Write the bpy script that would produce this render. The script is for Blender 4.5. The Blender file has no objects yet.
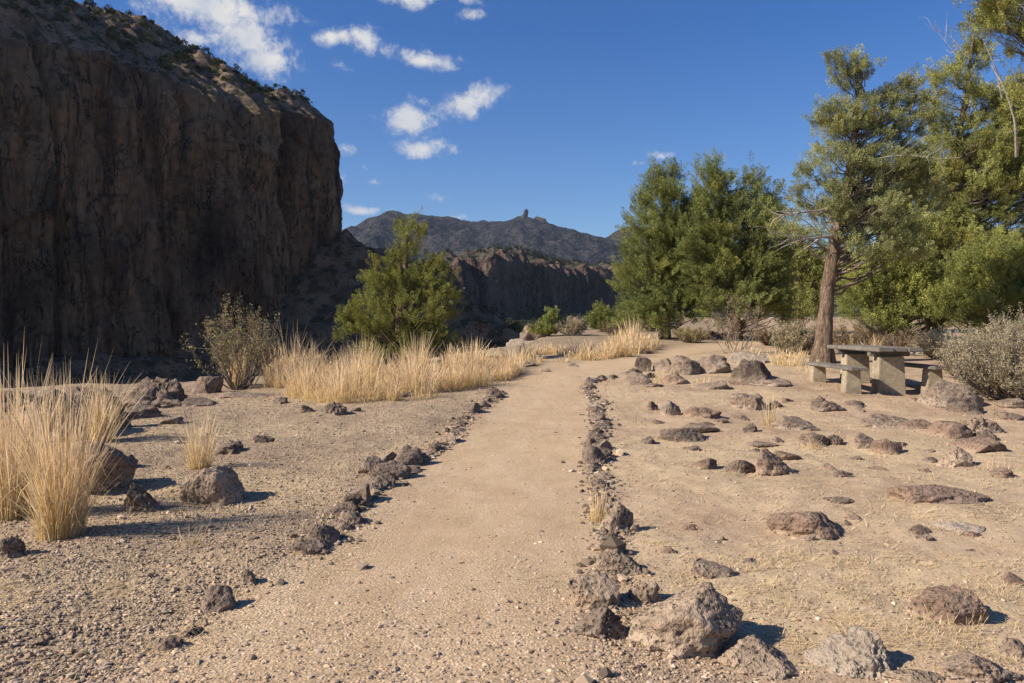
import bpy, bmesh, math, random
import numpy as np
from mathutils import Vector
random.seed(11)
RS = np.random.RandomState(11)
scene = bpy.context.scene
COL = scene.collection
R = math.radians
F = 796.0; HZ = 315.0; CAMZ = 1.6          # focal length in pixels, eye level row, eye height

# ------------------------------------------------------------------ noise
_pr = np.random.RandomState(5)
_perm = _pr.permutation(256); _perm = np.concatenate([_perm, _perm, _perm])
_g = _pr.normal(size=(256, 3)); _g /= np.linalg.norm(_g, axis=1)[:, None]
def perlin(p):
    i = np.floor(p).astype(np.int64); f = p - i; i &= 255
    u = f * f * f * (f * (f * 6 - 15) + 10)
    out = np.zeros(len(p))
    for dx in (0, 1):
        wx = u[:, 0] if dx else 1 - u[:, 0]
        a = _perm[(i[:, 0] + dx) & 255]
        for dy in (0, 1):
            wy = u[:, 1] if dy else 1 - u[:, 1]
            b = _perm[(a + i[:, 1] + dy) & 255]
            for dz in (0, 1):
                wz = u[:, 2] if dz else 1 - u[:, 2]
                g = _g[_perm[(b + i[:, 2] + dz) & 255]]
                d = (f[:, 0] - dx) * g[:, 0] + (f[:, 1] - dy) * g[:, 1] + (f[:, 2] - dz) * g[:, 2]
                out += wx * wy * wz * d
    return out * 1.6
def fbm(p, octs=4, gain=.5, lac=2.03):
    p = np.asarray(p, float); o = np.zeros(len(p)); a = 1.0
    for k in range(octs):
        o += a * perlin(p + 17.3 * k); p = p * lac; a *= gain
    return o
def ridged(p, octs=4, gain=.5, lac=2.1):
    p = np.asarray(p, float); o = np.zeros(len(p)); a = 1.0
    for k in range(octs):
        o += a * (1 - np.abs(perlin(p + 9.1 * k)) * 2); p = p * lac; a *= gain
    return o
def v3(x, y, z=0):
    x = np.asarray(x, float)
    return np.stack([x, np.broadcast_to(y, x.shape).astype(float), np.broadcast_to(z, x.shape).astype(float)], -1)
def sstep(a, b, x):
    t = np.clip((x - a) / (b - a), 0, 1); return t * t * (3 - 2 * t)

# ------------------------------------------------------------------ terrain height
RIMX = [-300, -60, -14, -8, -4.5, -1.5, .3, 1.6, 3, 5.5, 10, 20, 60, 300]
RIMY = [2, 9, 17.5, 19.2, 22.0, 24.5, 27.5, 34, 43, 52, 68, 90, 130, 200]
def height(x, y, fine=True):
    x = np.atleast_1d(np.asarray(x, float)); y = np.atleast_1d(np.asarray(y, float))
    right = sstep(-6, -0.5, x)
    h = np.interp(y, [-50, 9, 15, 20, 30, 45, 80, 400], [0, 0, .2, .40, .64, .95, 1.3, 1.5]) * right
    h += .0 * x
    # low hummocks of the open ground
    h += .05 * fbm(v3(x * .45, y * .45, 3), 3) * sstep(0, 1.5, np.abs(x - path_cx(y))) if fine else 0
    rim = np.interp(x, RIMX, RIMY) + 1.2 * np.sin(x * .7) * .5
    d = np.clip(y - rim, 0, None)
    drop = .55 * d + .25 * np.clip(d - 2, 0, None)
    h = h - np.minimum(drop, 46)
    return h
_cpx = [(345, 700), (372, 660), (408, 600), (455, 550), (482, 500), (494, 470), (519, 441), (538, 412), (545, 397), (556, 382), (588, 367), (640, 356.5), (700, 348), (785, 338.5), (860, 334)]
def _rough_at(px, py):
    y = 10.0
    for _ in range(60):
        x = (px - 512) * y / F
        h = float(np.interp(y, [-50, 9, 15, 20, 30, 45, 80, 400], [0, 0, .2, .40, .64, .95, 1.3, 1.5]) * sstep(-6, -0.5, np.array(x)))
        y = .5 * y + .5 * (CAMZ - h) * F / max(py - HZ, 6)
    return x, y
PC = np.array([_rough_at(*c) for c in _cpx])
PC = np.vstack([[PC[0][0] - .35, 0.5], PC])
def path_cx(y):
    return np.interp(y, PC[:, 1], PC[:, 0])
def path_dist(x, y):
    x = np.atleast_1d(np.asarray(x, float)); y = np.atleast_1d(np.asarray(y, float))
    best = np.full(x.shape, 1e9)
    for a, b in zip(PC[:-1], PC[1:]):
        ab = b - a; L = (ab ** 2).sum()
        t = np.clip(((x - a[0]) * ab[0] + (y - a[1]) * ab[1]) / L, 0, 1)
        best = np.minimum(best, np.hypot(x - a[0] - t * ab[0], y - a[1] - t * ab[1]))
    return best
def hz(x, y): return float(height(x, y)[0])
def at(px, py):
    """ground point seen at a pixel of the photograph"""
    y = 10.0
    for _ in range(80):
        x = (px - 512) * y / F
        y = .6 * y + .4 * (CAMZ - hz(x, y)) * F / max(py - HZ, 6)
        y = min(y, 60)
    x = (px - 512) * y / F
    return x, y
def pz(py, d): return CAMZ + (HZ - py) * d / F
def pxx(px, d): return (px - 512) * d / F

# ------------------------------------------------------------------ object helpers
def tag(o, label=None, cat=None, group=None, kind=None):
    if label: o['label'] = label
    if cat: o['category'] = cat
    if group: o['group'] = group
    if kind: o['kind'] = kind
    return o
def empty(name, loc, label, cat, group=None):
    o = bpy.data.objects.new(name, None); COL.objects.link(o); o.location = loc
    o.empty_display_size = .2
    return tag(o, label, cat, group)
def mesh_np(name, V, Fs, mat, parent=None, smooth=False, attrs=None, vcol=None):
    """Fs: list of int arrays (n,k) of faces"""
    V = np.asarray(V, np.float32)
    if not isinstance(Fs, (list, tuple)): Fs = [Fs]
    Fs = [np.asarray(f, np.int32) for f in Fs if len(f)]
    me = bpy.data.meshes.new(name)
    me.vertices.add(len(V)); me.vertices.foreach_set('co', V.ravel())
    nl = sum(f.size for f in Fs); npoly = sum(len(f) for f in Fs)
    me.loops.add(nl); me.polygons.add(npoly)
    me.loops.foreach_set('vertex_index', np.concatenate([f.ravel() for f in Fs]))
    tot = np.concatenate([np.full(len(f), f.shape[1], np.int32) for f in Fs])
    st = np.concatenate([[0], np.cumsum(tot)[:-1]]).astype(np.int32)
    me.polygons.foreach_set('loop_start', st); me.polygons.foreach_set('loop_total', tot)
    me.polygons.foreach_set('use_smooth', np.full(npoly, smooth, bool))
    for k, a in (attrs or {}).items():
        at_ = me.attributes.new(k, 'FLOAT', 'POINT'); at_.data.foreach_set('value', np.asarray(a, np.float32))
    if vcol is not None:
        ca = me.color_attributes.new('tint', 'FLOAT_COLOR', 'POINT')
        c = np.ones((len(V), 4), np.float32); c[:, :3] = vcol
        ca.data.foreach_set('color', c.ravel())
    me.update(calc_edges=True); me.validate()
    me.materials.append(mat)
    o = bpy.data.objects.new(name, me); COL.objects.link(o)
    if parent: o.parent = parent
    return o
def grid_faces(nu, nv):
    i = np.arange(nu - 1)[:, None] * nv + np.arange(nv - 1)[None, :]
    i = i.ravel()
    return np.stack([i, i + nv, i + nv + 1, i + 1], -1)
def norm(a): return a / np.maximum(np.linalg.norm(a, axis=-1, keepdims=True), 1e-9)

# ------------------------------------------------------------------ materials
def newmat(name):
    m = bpy.data.materials.new(name); m.use_nodes = True
    nt = m.node_tree; nt.nodes.clear()
    return m, nt
class N:
    """tiny node builder"""
    def __init__(s, nt): s.nt = nt
    def n(s, t, **kw):
        o = s.nt.nodes.new(t)
        for k, v in kw.items():
            setattr(o, k, v)
        return o
    def l(s, a, b): s.nt.links.new(a, b)
    def put(s, sock, v):
        if isinstance(v, bpy.types.NodeSocket): s.l(v, sock)
        else: sock.default_value = v
    def coord(s, scale=(1, 1, 1), kind='Object', rot=(0, 0, 0)):
        if kind == 'Position': src = s.n('ShaderNodeNewGeometry').outputs['Position']
        else: src = s.n('ShaderNodeTexCoord').outputs[kind]
        m = s.n('ShaderNodeMapping'); s.l(src, m.inputs[0]); m.inputs['Scale'].default_value = scale
        m.inputs['Rotation'].default_value = rot
        return m.outputs[0]
    def noise(s, vec, scale, detail=4, rough=.55, out=0, dist=0):
        t = s.n('ShaderNodeTexNoise'); s.l(vec, t.inputs['Vector'])
        t.inputs['Scale'].default_value = scale; t.inputs['Detail'].default_value = detail
        t.inputs['Roughness'].default_value = rough; t.inputs['Distortion'].default_value = dist
        return t.outputs[out]
    def voro(s, vec, scale, feature='F1', out='Distance', rnd=1):
        t = s.n('ShaderNodeTexVoronoi', feature=feature); s.l(vec, t.inputs['Vector'])
        t.inputs['Scale'].default_value = scale; t.inputs['Randomness'].default_value = rnd
        return t.outputs[out]
    def ramp(s, f, stops, interp='LINEAR'):
        r = s.n('ShaderNodeValToRGB'); s.l(f, r.inputs[0]); cr = r.color_ramp; cr.interpolation = interp
        while len(cr.elements) < len(stops): cr.elements.new(.5)
        for e, (p, c) in zip(cr.elements, stops):
            e.position = p; e.color = (c, c, c, 1) if not isinstance(c, tuple) else c + (1,)
        return r.outputs[0]
    def mr(s, f, a, b, c=0., d=1., smooth=False):
        r = s.n('ShaderNodeMapRange'); s.put(r.inputs[0], f)
        if smooth: r.interpolation_type = 'SMOOTHSTEP'
        for i, v in enumerate((a, b, c, d)): r.inputs[i + 1].default_value = v
        return r.outputs[0]
    def math(s, op, a, b=0., c=None, clamp=False):
        m = s.n('ShaderNodeMath', operation=op); m.use_clamp = clamp
        s.put(m.inputs[0], a); s.put(m.inputs[1], b)
        if c is not None: s.put(m.inputs[2], c)
        return m.outputs[0]
    def mix(s, f, a, b, mode='MIX'):
        m = s.n('ShaderNodeMix', data_type='RGBA', blend_type=mode)
        s.put(m.inputs[0], f)
        for sock, v in ((m.inputs[6], a), (m.inputs[7], b)):
            if isinstance(v, tuple): sock.default_value = v + (1,) if len(v) == 3 else v
            else: s.l(v, sock)
        return m.outputs[2]
    def attr(s, name, out='Fac'):
        a = s.n('ShaderNodeAttribute'); a.attribute_name = name; return a.outputs[out]
    def bump(s, h, strength, dist, prev=None):
        b = s.n('ShaderNodeBump'); s.l(h, b.inputs['Height'])
        s.put(b.inputs['Strength'], strength); b.inputs['Distance'].default_value = dist
        if prev: s.l(prev, b.inputs['Normal'])
        return b.outputs[0]
    def out(s, col, rough=.95, nrm=None, spec=.15, extra=None):
        p = s.n('ShaderNodeBsdfPrincipled'); o = s.n('ShaderNodeOutputMaterial')
        s.put(p.inputs['Base Color'], col if isinstance(col, bpy.types.NodeSocket) else col + (1,))
        s.put(p.inputs['Roughness'], rough); p.inputs['Specular IOR Level'].default_value = spec
        if nrm: s.l(nrm, p.inputs['Normal'])
        s.l(p.outputs[0], o.inputs[0])
        return p

def mat_ground():
    m, nt = newmat('ground_dirt'); b = N(nt)
    P = b.coord(kind='Position')
    path = b.attr('path'); straw = b.attr('straw'); grav = b.attr('gravel')
    n1 = b.noise(P, .7, 5, .6); n2 = b.noise(P, 6, 5, .65); n3 = b.noise(P, 45, 4, .7); n4 = b.noise(P, 2.2, 5, .6)
    dirt = b.mix(b.mr(n1, .35, .65), (.42, .292, .190), (.31, .208, .135))
    dirt = b.mix(b.mr(n4, .45, .7), dirt, (.48, .35, .232))
    gv = b.mix(b.mr(n4, .35, .65), (.42, .31, .205), (.31, .22, .145))
    pc = b.mix(b.mr(n4, .35, .65), (.51, .36, .225), (.44, .305, .185))
    pc = b.mix(b.mr(b.noise(b.coord((1, .25, 1), 'Position'), 3.2, 5, .65), .48, .62, 0., .5), pc, (.56, .42, .285))
    col = b.mix(grav, dirt, gv)
    col = b.mix(path, col, pc)
    # straw tinted ground, broken by noise
    sm = b.math('MULTIPLY', b.math('POWER', straw, .75), b.mr(n2, .38, .56))
    strands = b.noise(b.coord((1, 7, 1), 'Position', (0, 0, .5)), 30, 3, .7)
    strands2 = b.noise(b.coord((8, 1, 1), 'Position', (0, 0, .3)), 26, 3, .7)
    sc = b.mix(b.mr(b.math('MAXIMUM', strands, strands2), .5, .72), (.42, .31, .185), (.68, .53, .32))
    col = b.mix(b.math('MULTIPLY', sm, .95), col, sc)
    col = b.mix(b.math('MULTIPLY', straw, .30), col, (.60, .46, .28))
    # grit : cells of stones with their own tone
    vc = b.voro(P, 55, out='Color'); vd = b.voro(P, 55)
    vc2 = b.voro(P, 130, out='Color'); vd2 = b.voro(P, 130)
    tone = b.n('ShaderNodeSeparateColor'); b.l(vc, tone.inputs[0]); t1 = tone.outputs[0]
    tone2 = b.n('ShaderNodeSeparateColor'); b.l(vc2, tone2.inputs[0]); t2 = tone2.outputs[0]
    g1 = b.mr(t1, 0, 1, .70, 1.25); g2 = b.mr(t2, 0, 1, .82, 1.16)
    amt = b.math('ADD', b.math('MULTIPLY', grav, .75), .25)
    gm = b.mix(amt, (1, 1, 1), b.math('MULTIPLY', g1, g2))
    col = b.mix(1., col, gm, 'MULTIPLY')
    col = b.mix(1., col, b.ramp(n3, [(.3, .78), (.5, 1.), (.7, 1.14)]), 'MULTIPLY')
    h = b.math('ADD', b.math('MULTIPLY', n3, .5), b.math('MULTIPLY', b.math('MULTIPLY', vd, t1), 1.2))
    nr = b.bump(n2, .22, .02)
    nr = b.bump(h, b.math('ADD', .3, b.math('MULTIPLY', grav, .45)), .016, nr)
    nr = b.bump(b.math('MULTIPLY', vd2, t2), .35, .006, nr)
    b.out(col, .97, nr, .1)
    return m

def mat_rock(name, c1, c2, dust=(.40, .31, .23), pit=1.0, dustamt=.5):
    m, nt = newmat(name); b = N(nt)
    P = b.coord(kind='Position')
    oi = b.n('ShaderNodeObjectInfo')
    n1 = b.noise(P, 3, 5, .6); n2 = b.noise(P, 14, 5, .65); n3 = b.noise(P, 60, 3, .7)
    col = b.mix(b.mr(n1, .35, .65), c1, c2)
    col = b.mix(1., col, b.ramp(n2, [(.25, .62), (.5, 1.), (.75, 1.3)]), 'MULTIPLY')
    col = b.mix(1., col, b.mr(oi.outputs['Random'], 0, 1, .78, 1.22), 'MULTIPLY')
    # dust in patches that settled on flat places
    nz = b.n('ShaderNodeSeparateXYZ'); g = b.n('ShaderNodeNewGeometry'); b.l(g.outputs['Normal'], nz.inputs[0])
    d = b.math('MULTIPLY', b.mr(nz.outputs[2], .2, .95), b.mr(b.noise(P, 7, 5, .7), .35, .68))
    col = b.mix(b.math('MULTIPLY', d, dustamt), col, dust)
    oz = b.n('ShaderNodeSeparateXYZ'); b.l(b.n('ShaderNodeTexCoord').outputs['Object'], oz.inputs[0])
    dz = b.math('ADD', oz.outputs[2], b.math('MULTIPLY', b.math('SUBTRACT', n2, .5), .6))
    col = b.mix(b.mr(dz, .28, .55, .75, 0.), col, dust)
    # lichen flecks
    lf = b.mr(b.noise(P, 26, 4, .7), .63, .70)
    col = b.mix(b.math('MULTIPLY', lf, .35), col, (.42, .38, .31))
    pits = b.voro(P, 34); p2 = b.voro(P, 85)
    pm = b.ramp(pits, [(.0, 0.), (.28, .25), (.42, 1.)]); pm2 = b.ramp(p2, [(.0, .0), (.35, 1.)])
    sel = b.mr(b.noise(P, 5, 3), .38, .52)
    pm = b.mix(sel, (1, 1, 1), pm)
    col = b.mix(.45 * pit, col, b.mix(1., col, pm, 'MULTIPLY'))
    nr = b.bump(n2, .8, .05)
    nr = b.bump(pm, .9 * pit, .02, nr)
    nr = b.bump(b.math('ADD', pm2, n3), .6, .006, nr)
    b.out(col, .93, nr, .2)
    return m

def mat_cliff(name, scale=1.0, base=(.125, .082, .050), light=(.215, .145, .085), dark=(.032, .023, .016), red=(.115, .060, .037), obj=True):
    m, nt = newmat(name); b = N(nt)
    s = 1 / scale
    P = b.coord((s, s, s), 'Position'); PV = b.coord((s, s, s * .10), 'Position'); PH = b.coord((s * .3, s * .3, s * 1.6), 'Position')
    broad = b.noise(P, .035, 4, .6); streak = b.noise(PV, .45, 6, .62, dist=.4); fine = b.noise(P, .8, 6, .7)
    streak2 = b.noise(PV, 1.3, 5, .6); bands = b.noise(PH, .16, 5, .6)
    col = b.mix(b.mr(broad, .35, .65), base, light)
    col = b.mix(b.mr(streak, .5, .75), col, light)
    pan = b.noise(b.coord((s, s, s * .35), 'Position'), .055, 3, .5)
    col = b.mix(b.mr(pan, .49, .57, 0., .9), col, light)
    col = b.mix(b.mr(pan, .46, .36, 0., .7), col, dark)
    col = b.mix(b.mr(b.noise(PV, .12, 5, .6), .52, .68), col, red)
    col = b.mix(b.mr(streak2, .52, .74, 0., .5), col, dark)
    col = b.mix(b.mr(b.noise(PV, .22, 6, .7, dist=.8), .54, .64, 0., .8), col, dark)
    col = b.mix(b.math('MULTIPLY', b.mr(bands, .56, .72), .35), col, dark)
    crack = b.voro(b.coord((s, s, s * .28), 'Position'), .10, 'DISTANCE_TO_EDGE')
    col = b.mix(b.mr(crack, 0., .02, .3, 0.), col, dark)
    col = b.mix(1., col, b.ramp(fine, [(.28, .62), (.5, 1.), (.72, 1.3)]), 'MULTIPLY')
    fr = b.math('ABSOLUTE', b.math('SUBTRACT', b.noise(b.coord((s, s, s * .22), 'Position'), .16, 5, .6, dist=.5), .5))
    fr2 = b.math('ABSOLUTE', b.math('SUBTRACT', b.noise(b.coord((s * .5, s * .5, s * .8), 'Position', (.5, .3, 0)), .13, 6, .65), .5))
    fm = b.math('MAXIMUM', b.mr(fr, .002, .010, 1., 0.), b.mr(fr2, .0015, .007, .8, 0.))
    col = b.mix(b.math('MULTIPLY', fm, .85), col, (.012, .009, .007))
    nr0 = b.bump(b.math('SUBTRACT', 1., fm), 1., 1.0 * scale)
    nr = b.bump(streak, 1., 2.0 * scale, nr0); nr = b.bump(fine, .8, .7 * scale, nr)
    nr = b.bump(b.mr(crack, 0, .05), .25, .5 * scale, nr)
    b.out(col, .95, nr, .1)
    return m

def mat_scrubslope(name, scale, soil1, soil2, shrub, cell, thr=.36):
    m, nt = newmat(name); b = N(nt)
    P = b.coord((1 / scale,) * 3, 'Position')
    n1 = b.noise(P, .3, 6, .65); n2 = b.noise(P, 2.5, 5, .7)
    col = b.mix(b.mr(n1, .4, .62), soil1, soil2)
    col = b.mix(1., col, b.ramp(n2, [(.3, .6), (.5, 1.), (.7, 1.35)]), 'MULTIPLY')
    v = b.voro(P, cell); dens = b.mr(n1, .3, .65, .2, .52) if name != 'mountain_slope' else b.mr(n1, .3, .65, .38, .62)
    mask = b.math('LESS_THAN', v, dens)
    v2 = b.voro(P, cell * 2.3); mask2 = b.math('LESS_THAN', v2, .26)
    mask = b.math('MAXIMUM', mask, mask2)
    col = b.mix(b.math('MULTIPLY', mask, .9), col, shrub)
    nr = b.bump(n2, .8, .4 * scale); nr = b.bump(b.math('MULTIPLY', mask, b.math('SUBTRACT', 1., v)), .9, .4 * scale, nr)
    b.out(col, .97, nr, .05)
    return m

def mat_leaf(name, c, trans=.30, var=.35):
    """foliage: tint attribute times colour"""
    m, nt = newmat(name); b = N(nt)
    t = b.attr('tint', 'Color')
    col = b.mix(1., c, t, 'MULTIPLY')
    d = b.n('ShaderNodeBsdfDiffuse'); tr = b.n('ShaderNodeBsdfTranslucent'); mx = b.n('ShaderNodeMixShader'); o = b.n('ShaderNodeOutputMaterial')
    b.l(col, d.inputs[0]); b.l(col, tr.inputs[0]); mx.inputs[0].default_value = trans
    b.l(d.outputs[0], mx.inputs[1]); b.l(tr.outputs[0], mx.inputs[2]); b.l(mx.outputs[0], o.inputs[0])
    return m

def mat_bark(name, c1, c2, stripes=1.0):
    m, nt = newmat(name); b = N(nt)
    P = b.coord((1, 1, .12), 'Position'); P2 = b.coord(kind='Position')
    n = b.noise(P, 26, 5, .65, dist=.6); n2 = b.noise(P2, 30, 4, .6); n3 = b.noise(P, 8, 4, .6)
    col = b.mix(b.mr(n, .35, .65), c1, c2)
    col = b.mix(1., col, b.ramp(n3, [(.3, .6), (.6, 1.2)]), 'MULTIPLY')
    nr = b.bump(n, 1.0, .04 * stripes); nr = b.bump(n2, .5, .01, nr)
    b.out(col, .95, nr, .1)
    return m

def mat_plain(name, c1, c2, sc=20, bump=.01, stretch=(1, 1, 1)):
    m, nt = newmat(name); b = N(nt)
    P = b.coord(stretch, 'Object'); n = b.noise(P, sc, 5, .65); n2 = b.noise(b.coord(kind='Object'), 2.5, 4, .6)
    col = b.mix(b.mr(n, .35, .65), c1, c2)
    col = b.mix(1., col, b.ramp(n2, [(.32, .6), (.55, 1.08)]), 'MULTIPLY')
    b.out(col, .9, b.bump(n, .7, bump), .2)
    return m

M = {}
M['ground'] = mat_ground()
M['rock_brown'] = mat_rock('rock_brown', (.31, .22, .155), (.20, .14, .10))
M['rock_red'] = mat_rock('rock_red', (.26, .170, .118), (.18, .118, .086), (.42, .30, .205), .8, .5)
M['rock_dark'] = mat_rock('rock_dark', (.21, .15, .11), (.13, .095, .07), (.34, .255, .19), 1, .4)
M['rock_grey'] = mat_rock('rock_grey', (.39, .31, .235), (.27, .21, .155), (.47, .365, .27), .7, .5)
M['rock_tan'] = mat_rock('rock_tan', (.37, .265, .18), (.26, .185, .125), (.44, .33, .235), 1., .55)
M['cliff'] = mat_cliff('cliff_rock', 1.0)
M['farcliff'] = mat_cliff('far_cliff_rock', 2.2, (.115, .076, .052), (.175, .118, .082), (.034, .026, .024), (.13, .075, .058))
M['talus'] = mat_scrubslope('talus_scree', 1.0, (.22, .14, .085), (.13, .085, .052), (.07, .055, .028), .4)
M['cliff_top'] = mat_scrubslope('cliff_top_soil', 1.0, (.24, .17, .115), (.11, .08, .06), (.045, .045, .025), .4)
M['mountain'] = mat_scrubslope('mountain_slope', 10.0, (.060, .048, .046), (.030, .028, .030), (.009, .013, .016), 1.5)
M['valley'] = mat_scrubslope('valley_soil', 3.0, (.10, .08, .06), (.06, .05, .04), (.03, .035, .02), .8)
M['grass'] = mat_leaf('dry_grass', (.90, .69, .40), .4)
M['straw'] = mat_leaf('straw', (.74, .58, .37), .15)
M['leafA'] = mat_leaf('juniper_leaf', (.225, .245, .080), .17)
M['leafB'] = mat_leaf('juniper_leaf_olive', (.30, .305, .098), .18)
M['leafC'] = mat_leaf('juniper_leaf_blue', (.30, .31, .135), .18)
M['leafG'] = mat_leaf('bright_leaf', (.25, .265, .080), .2)
M['leafD'] = mat_leaf('juniper_leaf_dark', (.25, .255, .075), .17)
M['sage'] = mat_leaf('sage_leaf', (.44, .37, .235), .2)
M['rabbit'] = mat_leaf('yellow_leaf', (.38, .31, .15), .3)
M['twiggy'] = mat_leaf('dry_shrub_leaf', (.27, .20, .12), .2)
M['scrub'] = mat_leaf('far_scrub_leaf', (.05, .055, .025), .1)
M['bark'] = mat_bark('juniper_bark', (.29, .20, .135), (.07, .048, .035), 1.5)
M['limb'] = mat_bark('limb_bark', (.26, .20, .155), (.12, .09, .07), .4)
M['deadwood'] = mat_bark('dead_wood', (.50, .44, .37), (.30, .26, .22), .3)
M['twig'] = mat_bark('twig_bark', (.24, .20, .165), (.15, .12, .10), .3)
M['concrete'] = mat_plain('old_concrete', (.40, .33, .225), (.27, .215, .145), 18, .006)
M['wood'] = mat_plain('weathered_wood', (.24, .21, .175), (.13, .11, .09), 14, .008, (9, .6, 9))
M['pebble'] = mat_leaf('pebble_stone', (.43, .32, .225), 0.)

# ------------------------------------------------------------------ ground sheet
def spaced(lo, hi, fine_lo, fine_hi, step, grow):
    a = list(np.arange(fine_lo, fine_hi, step))
    s = step; v = a[-1]
    while v < hi: s *= grow; v += s; a.append(v)
    s = step; v = a[0]; pre = []
    while v > lo: s *= grow; v -= s; pre.append(v)
    return np.array(pre[::-1] + a)
STRAW = [  # px, py, rx, ry (metres), weight : patches of flattened dry straw
    (735, 560, .9, .5, 1), (760, 590, .7, .4, 1), (660, 545, .35, .6, 1), (930, 570, 1.0, .35, 1), (985, 520, .9, .5, .9), (890, 585, .8, .3, .9),
    (1000, 480, 1.2, .7, .8), (860, 640, .5, .3, .9), (905, 610, .6, .3, .8), (720, 450, 2.5, .8, .75), (850, 460, 2.6, .9, .8), (640, 470, .8, 1.0, .6), (650, 372, 1.2, 2.5, .8), (700, 362, 2.0, 3.0, .8), (612, 395, .5, 2.0, .6), (770, 490, 1.6, .6, .6),
    (945, 455, 1.4, 1., .7), (700, 400, 1.5, 1.2, .6), (790, 400, 1.4, 1.5, .5), (180, 500, .9, .5, 1), (240, 490, .6, .4, 1), (110, 520, .8, .5, .7), (40, 590, .9, .35, .8),
    (130, 575, .8, .2, .5), (340, 520, .18, .8, .8), (310, 560, .2, .6, .6), (385, 460, .3, 1.1, .7), (320, 400, 2.5, .8, .7), (180, 430, 1.6, .8, .6), (600, 520, .2, .8, .7),
    (960, 640, .7, .3, .9), (1010, 600, .6, .4, .8), (800, 360, 1.5, 3, .8), (560, 358, 2, 3, .8), (480, 375, 1.2, 3, .8), (880, 500, 1.6, .5, .6), (960, 425, 3, 1, .5), (230, 640, .6, .3, .4)]
_st = [(at(a, b_), rx, ry, w) for a, b_, rx, ry, w in STRAW]
def straw_mask(x, y):
    s = np.zeros(np.shape(x))
    for (cx, cy), rx, ry, w in _st:
        ry = max(ry, .35)
        d = ((x - cx) / rx) ** 2 + ((y - cy) / ry) ** 2
        s = np.maximum(s, w * np.exp(-d * .8))
    s = s + .35 * fbm(v3(np.ravel(x) * .8, np.ravel(y) * .8, 9), 3).reshape(np.shape(x)) * (s > .05)
    return np.clip(s, 0, 1)
def masks(x, y):
    pd = path_dist(x, y) + .18 * fbm(v3(x * 1.2, y * 1.2, 1), 3)
    path = 1 - sstep(.85, 1.25, pd)
    grav = sstep(.3, -.6, x - path_cx(y) + .5)
    # loose gravel spills over the near part of the path
    grav = np.maximum(grav, .55 * sstep(6, 3.2, y) * sstep(1.6, .2, x))
    return path, grav
def detail(x, y, path):
    near = sstep(26, 12, y)
    rough = 1 - .75 * path
    return near * (rough * (.026 * fbm(v3(x * 1.1, y * 1.1, 2), 2) + .008 * fbm(v3(x * 5, y * 5, 4), 4, .6)) + (.35 + .65 * rough) * .006 * fbm(v3(x * 22, y * 22, 7), 2))
def build_ground():
    xs = spaced(-3500, 3500, -5.5, 6.5, .033, 1.045)
    ys = spaced(-300, 5200, 2.7, 11, .033, 1.03)
    X, Y = np.meshgrid(xs, ys, indexing='ij'); x = X.ravel(); y = Y.ravel()
    path, grav = masks(x, y)
    z = height(x, y) + detail(x, y, path)
    o = mesh_np('ground', np.stack([x, y, z], -1), grid_faces(len(xs), len(ys)), M['ground'], smooth=True,
                attrs={'path': path, 'gravel': grav, 'straw': straw_mask(x, y)})
    tag(o, 'dry tan dirt and gravel ground with patches of flattened straw', 'ground', kind='structure')
    # the path: its own sheet 4 mm above the ground, following its centre line
    pts = []
    for a, b_ in zip(PC[:-1], PC[1:]):
        n = max(2, int(np.hypot(*(b_ - a)) / (.05 if a[1] < 12 else .15)))
        for t in np.arange(n) / n: pts.append(a + (b_ - a) * t)
    pts = np.array(pts); k = 21
    for _ in range(3):
        pp = np.vstack([np.repeat(pts[:1], k // 2, 0), pts, np.repeat(pts[-1:], k // 2, 0)])
        pts = np.stack([np.convolve(pp[:, i], np.ones(k) / k, 'valid') for i in (0, 1)], -1)
    T = norm(np.gradient(pts, axis=0)); Nn = np.stack([T[:, 1], -T[:, 0]], -1)
    nv = 45; w = np.linspace(-1, 1, nv)
    s = np.arange(len(pts)) * .05
    wl = 1.0 + .14 * fbm(v3(s * .8, 0, 3), 3); wr = 1.0 + .14 * fbm(v3(s * .8, 4, 3), 3)
    W = np.where(w[None] < 0, wl[:, None], wr[:, None]) * w[None]
    x = (pts[:, :1] + Nn[:, :1] * W).ravel(); y = (pts[:, 1:] + Nn[:, 1:] * W).ravel()
    path, grav = masks(x, y)
    z = height(x, y) + detail(x, y, path) + .004
    o = mesh_np('path', np.stack([x, y, z], -1), grid_faces(len(pts), nv), M['ground'], smooth=True,
                attrs={'path': path, 'gravel': grav, 'straw': straw_mask(x, y) * .5})
    tag(o, 'trodden sandy footpath curving away to the right', 'path', kind='structure')
build_ground()
def gz(x, y):
    x = np.atleast_1d(np.asarray(x, float)); y = np.atleast_1d(np.asarray(y, float))
    path, _ = masks(x, y)
    return height(x, y) + detail(x, y, path)

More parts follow.
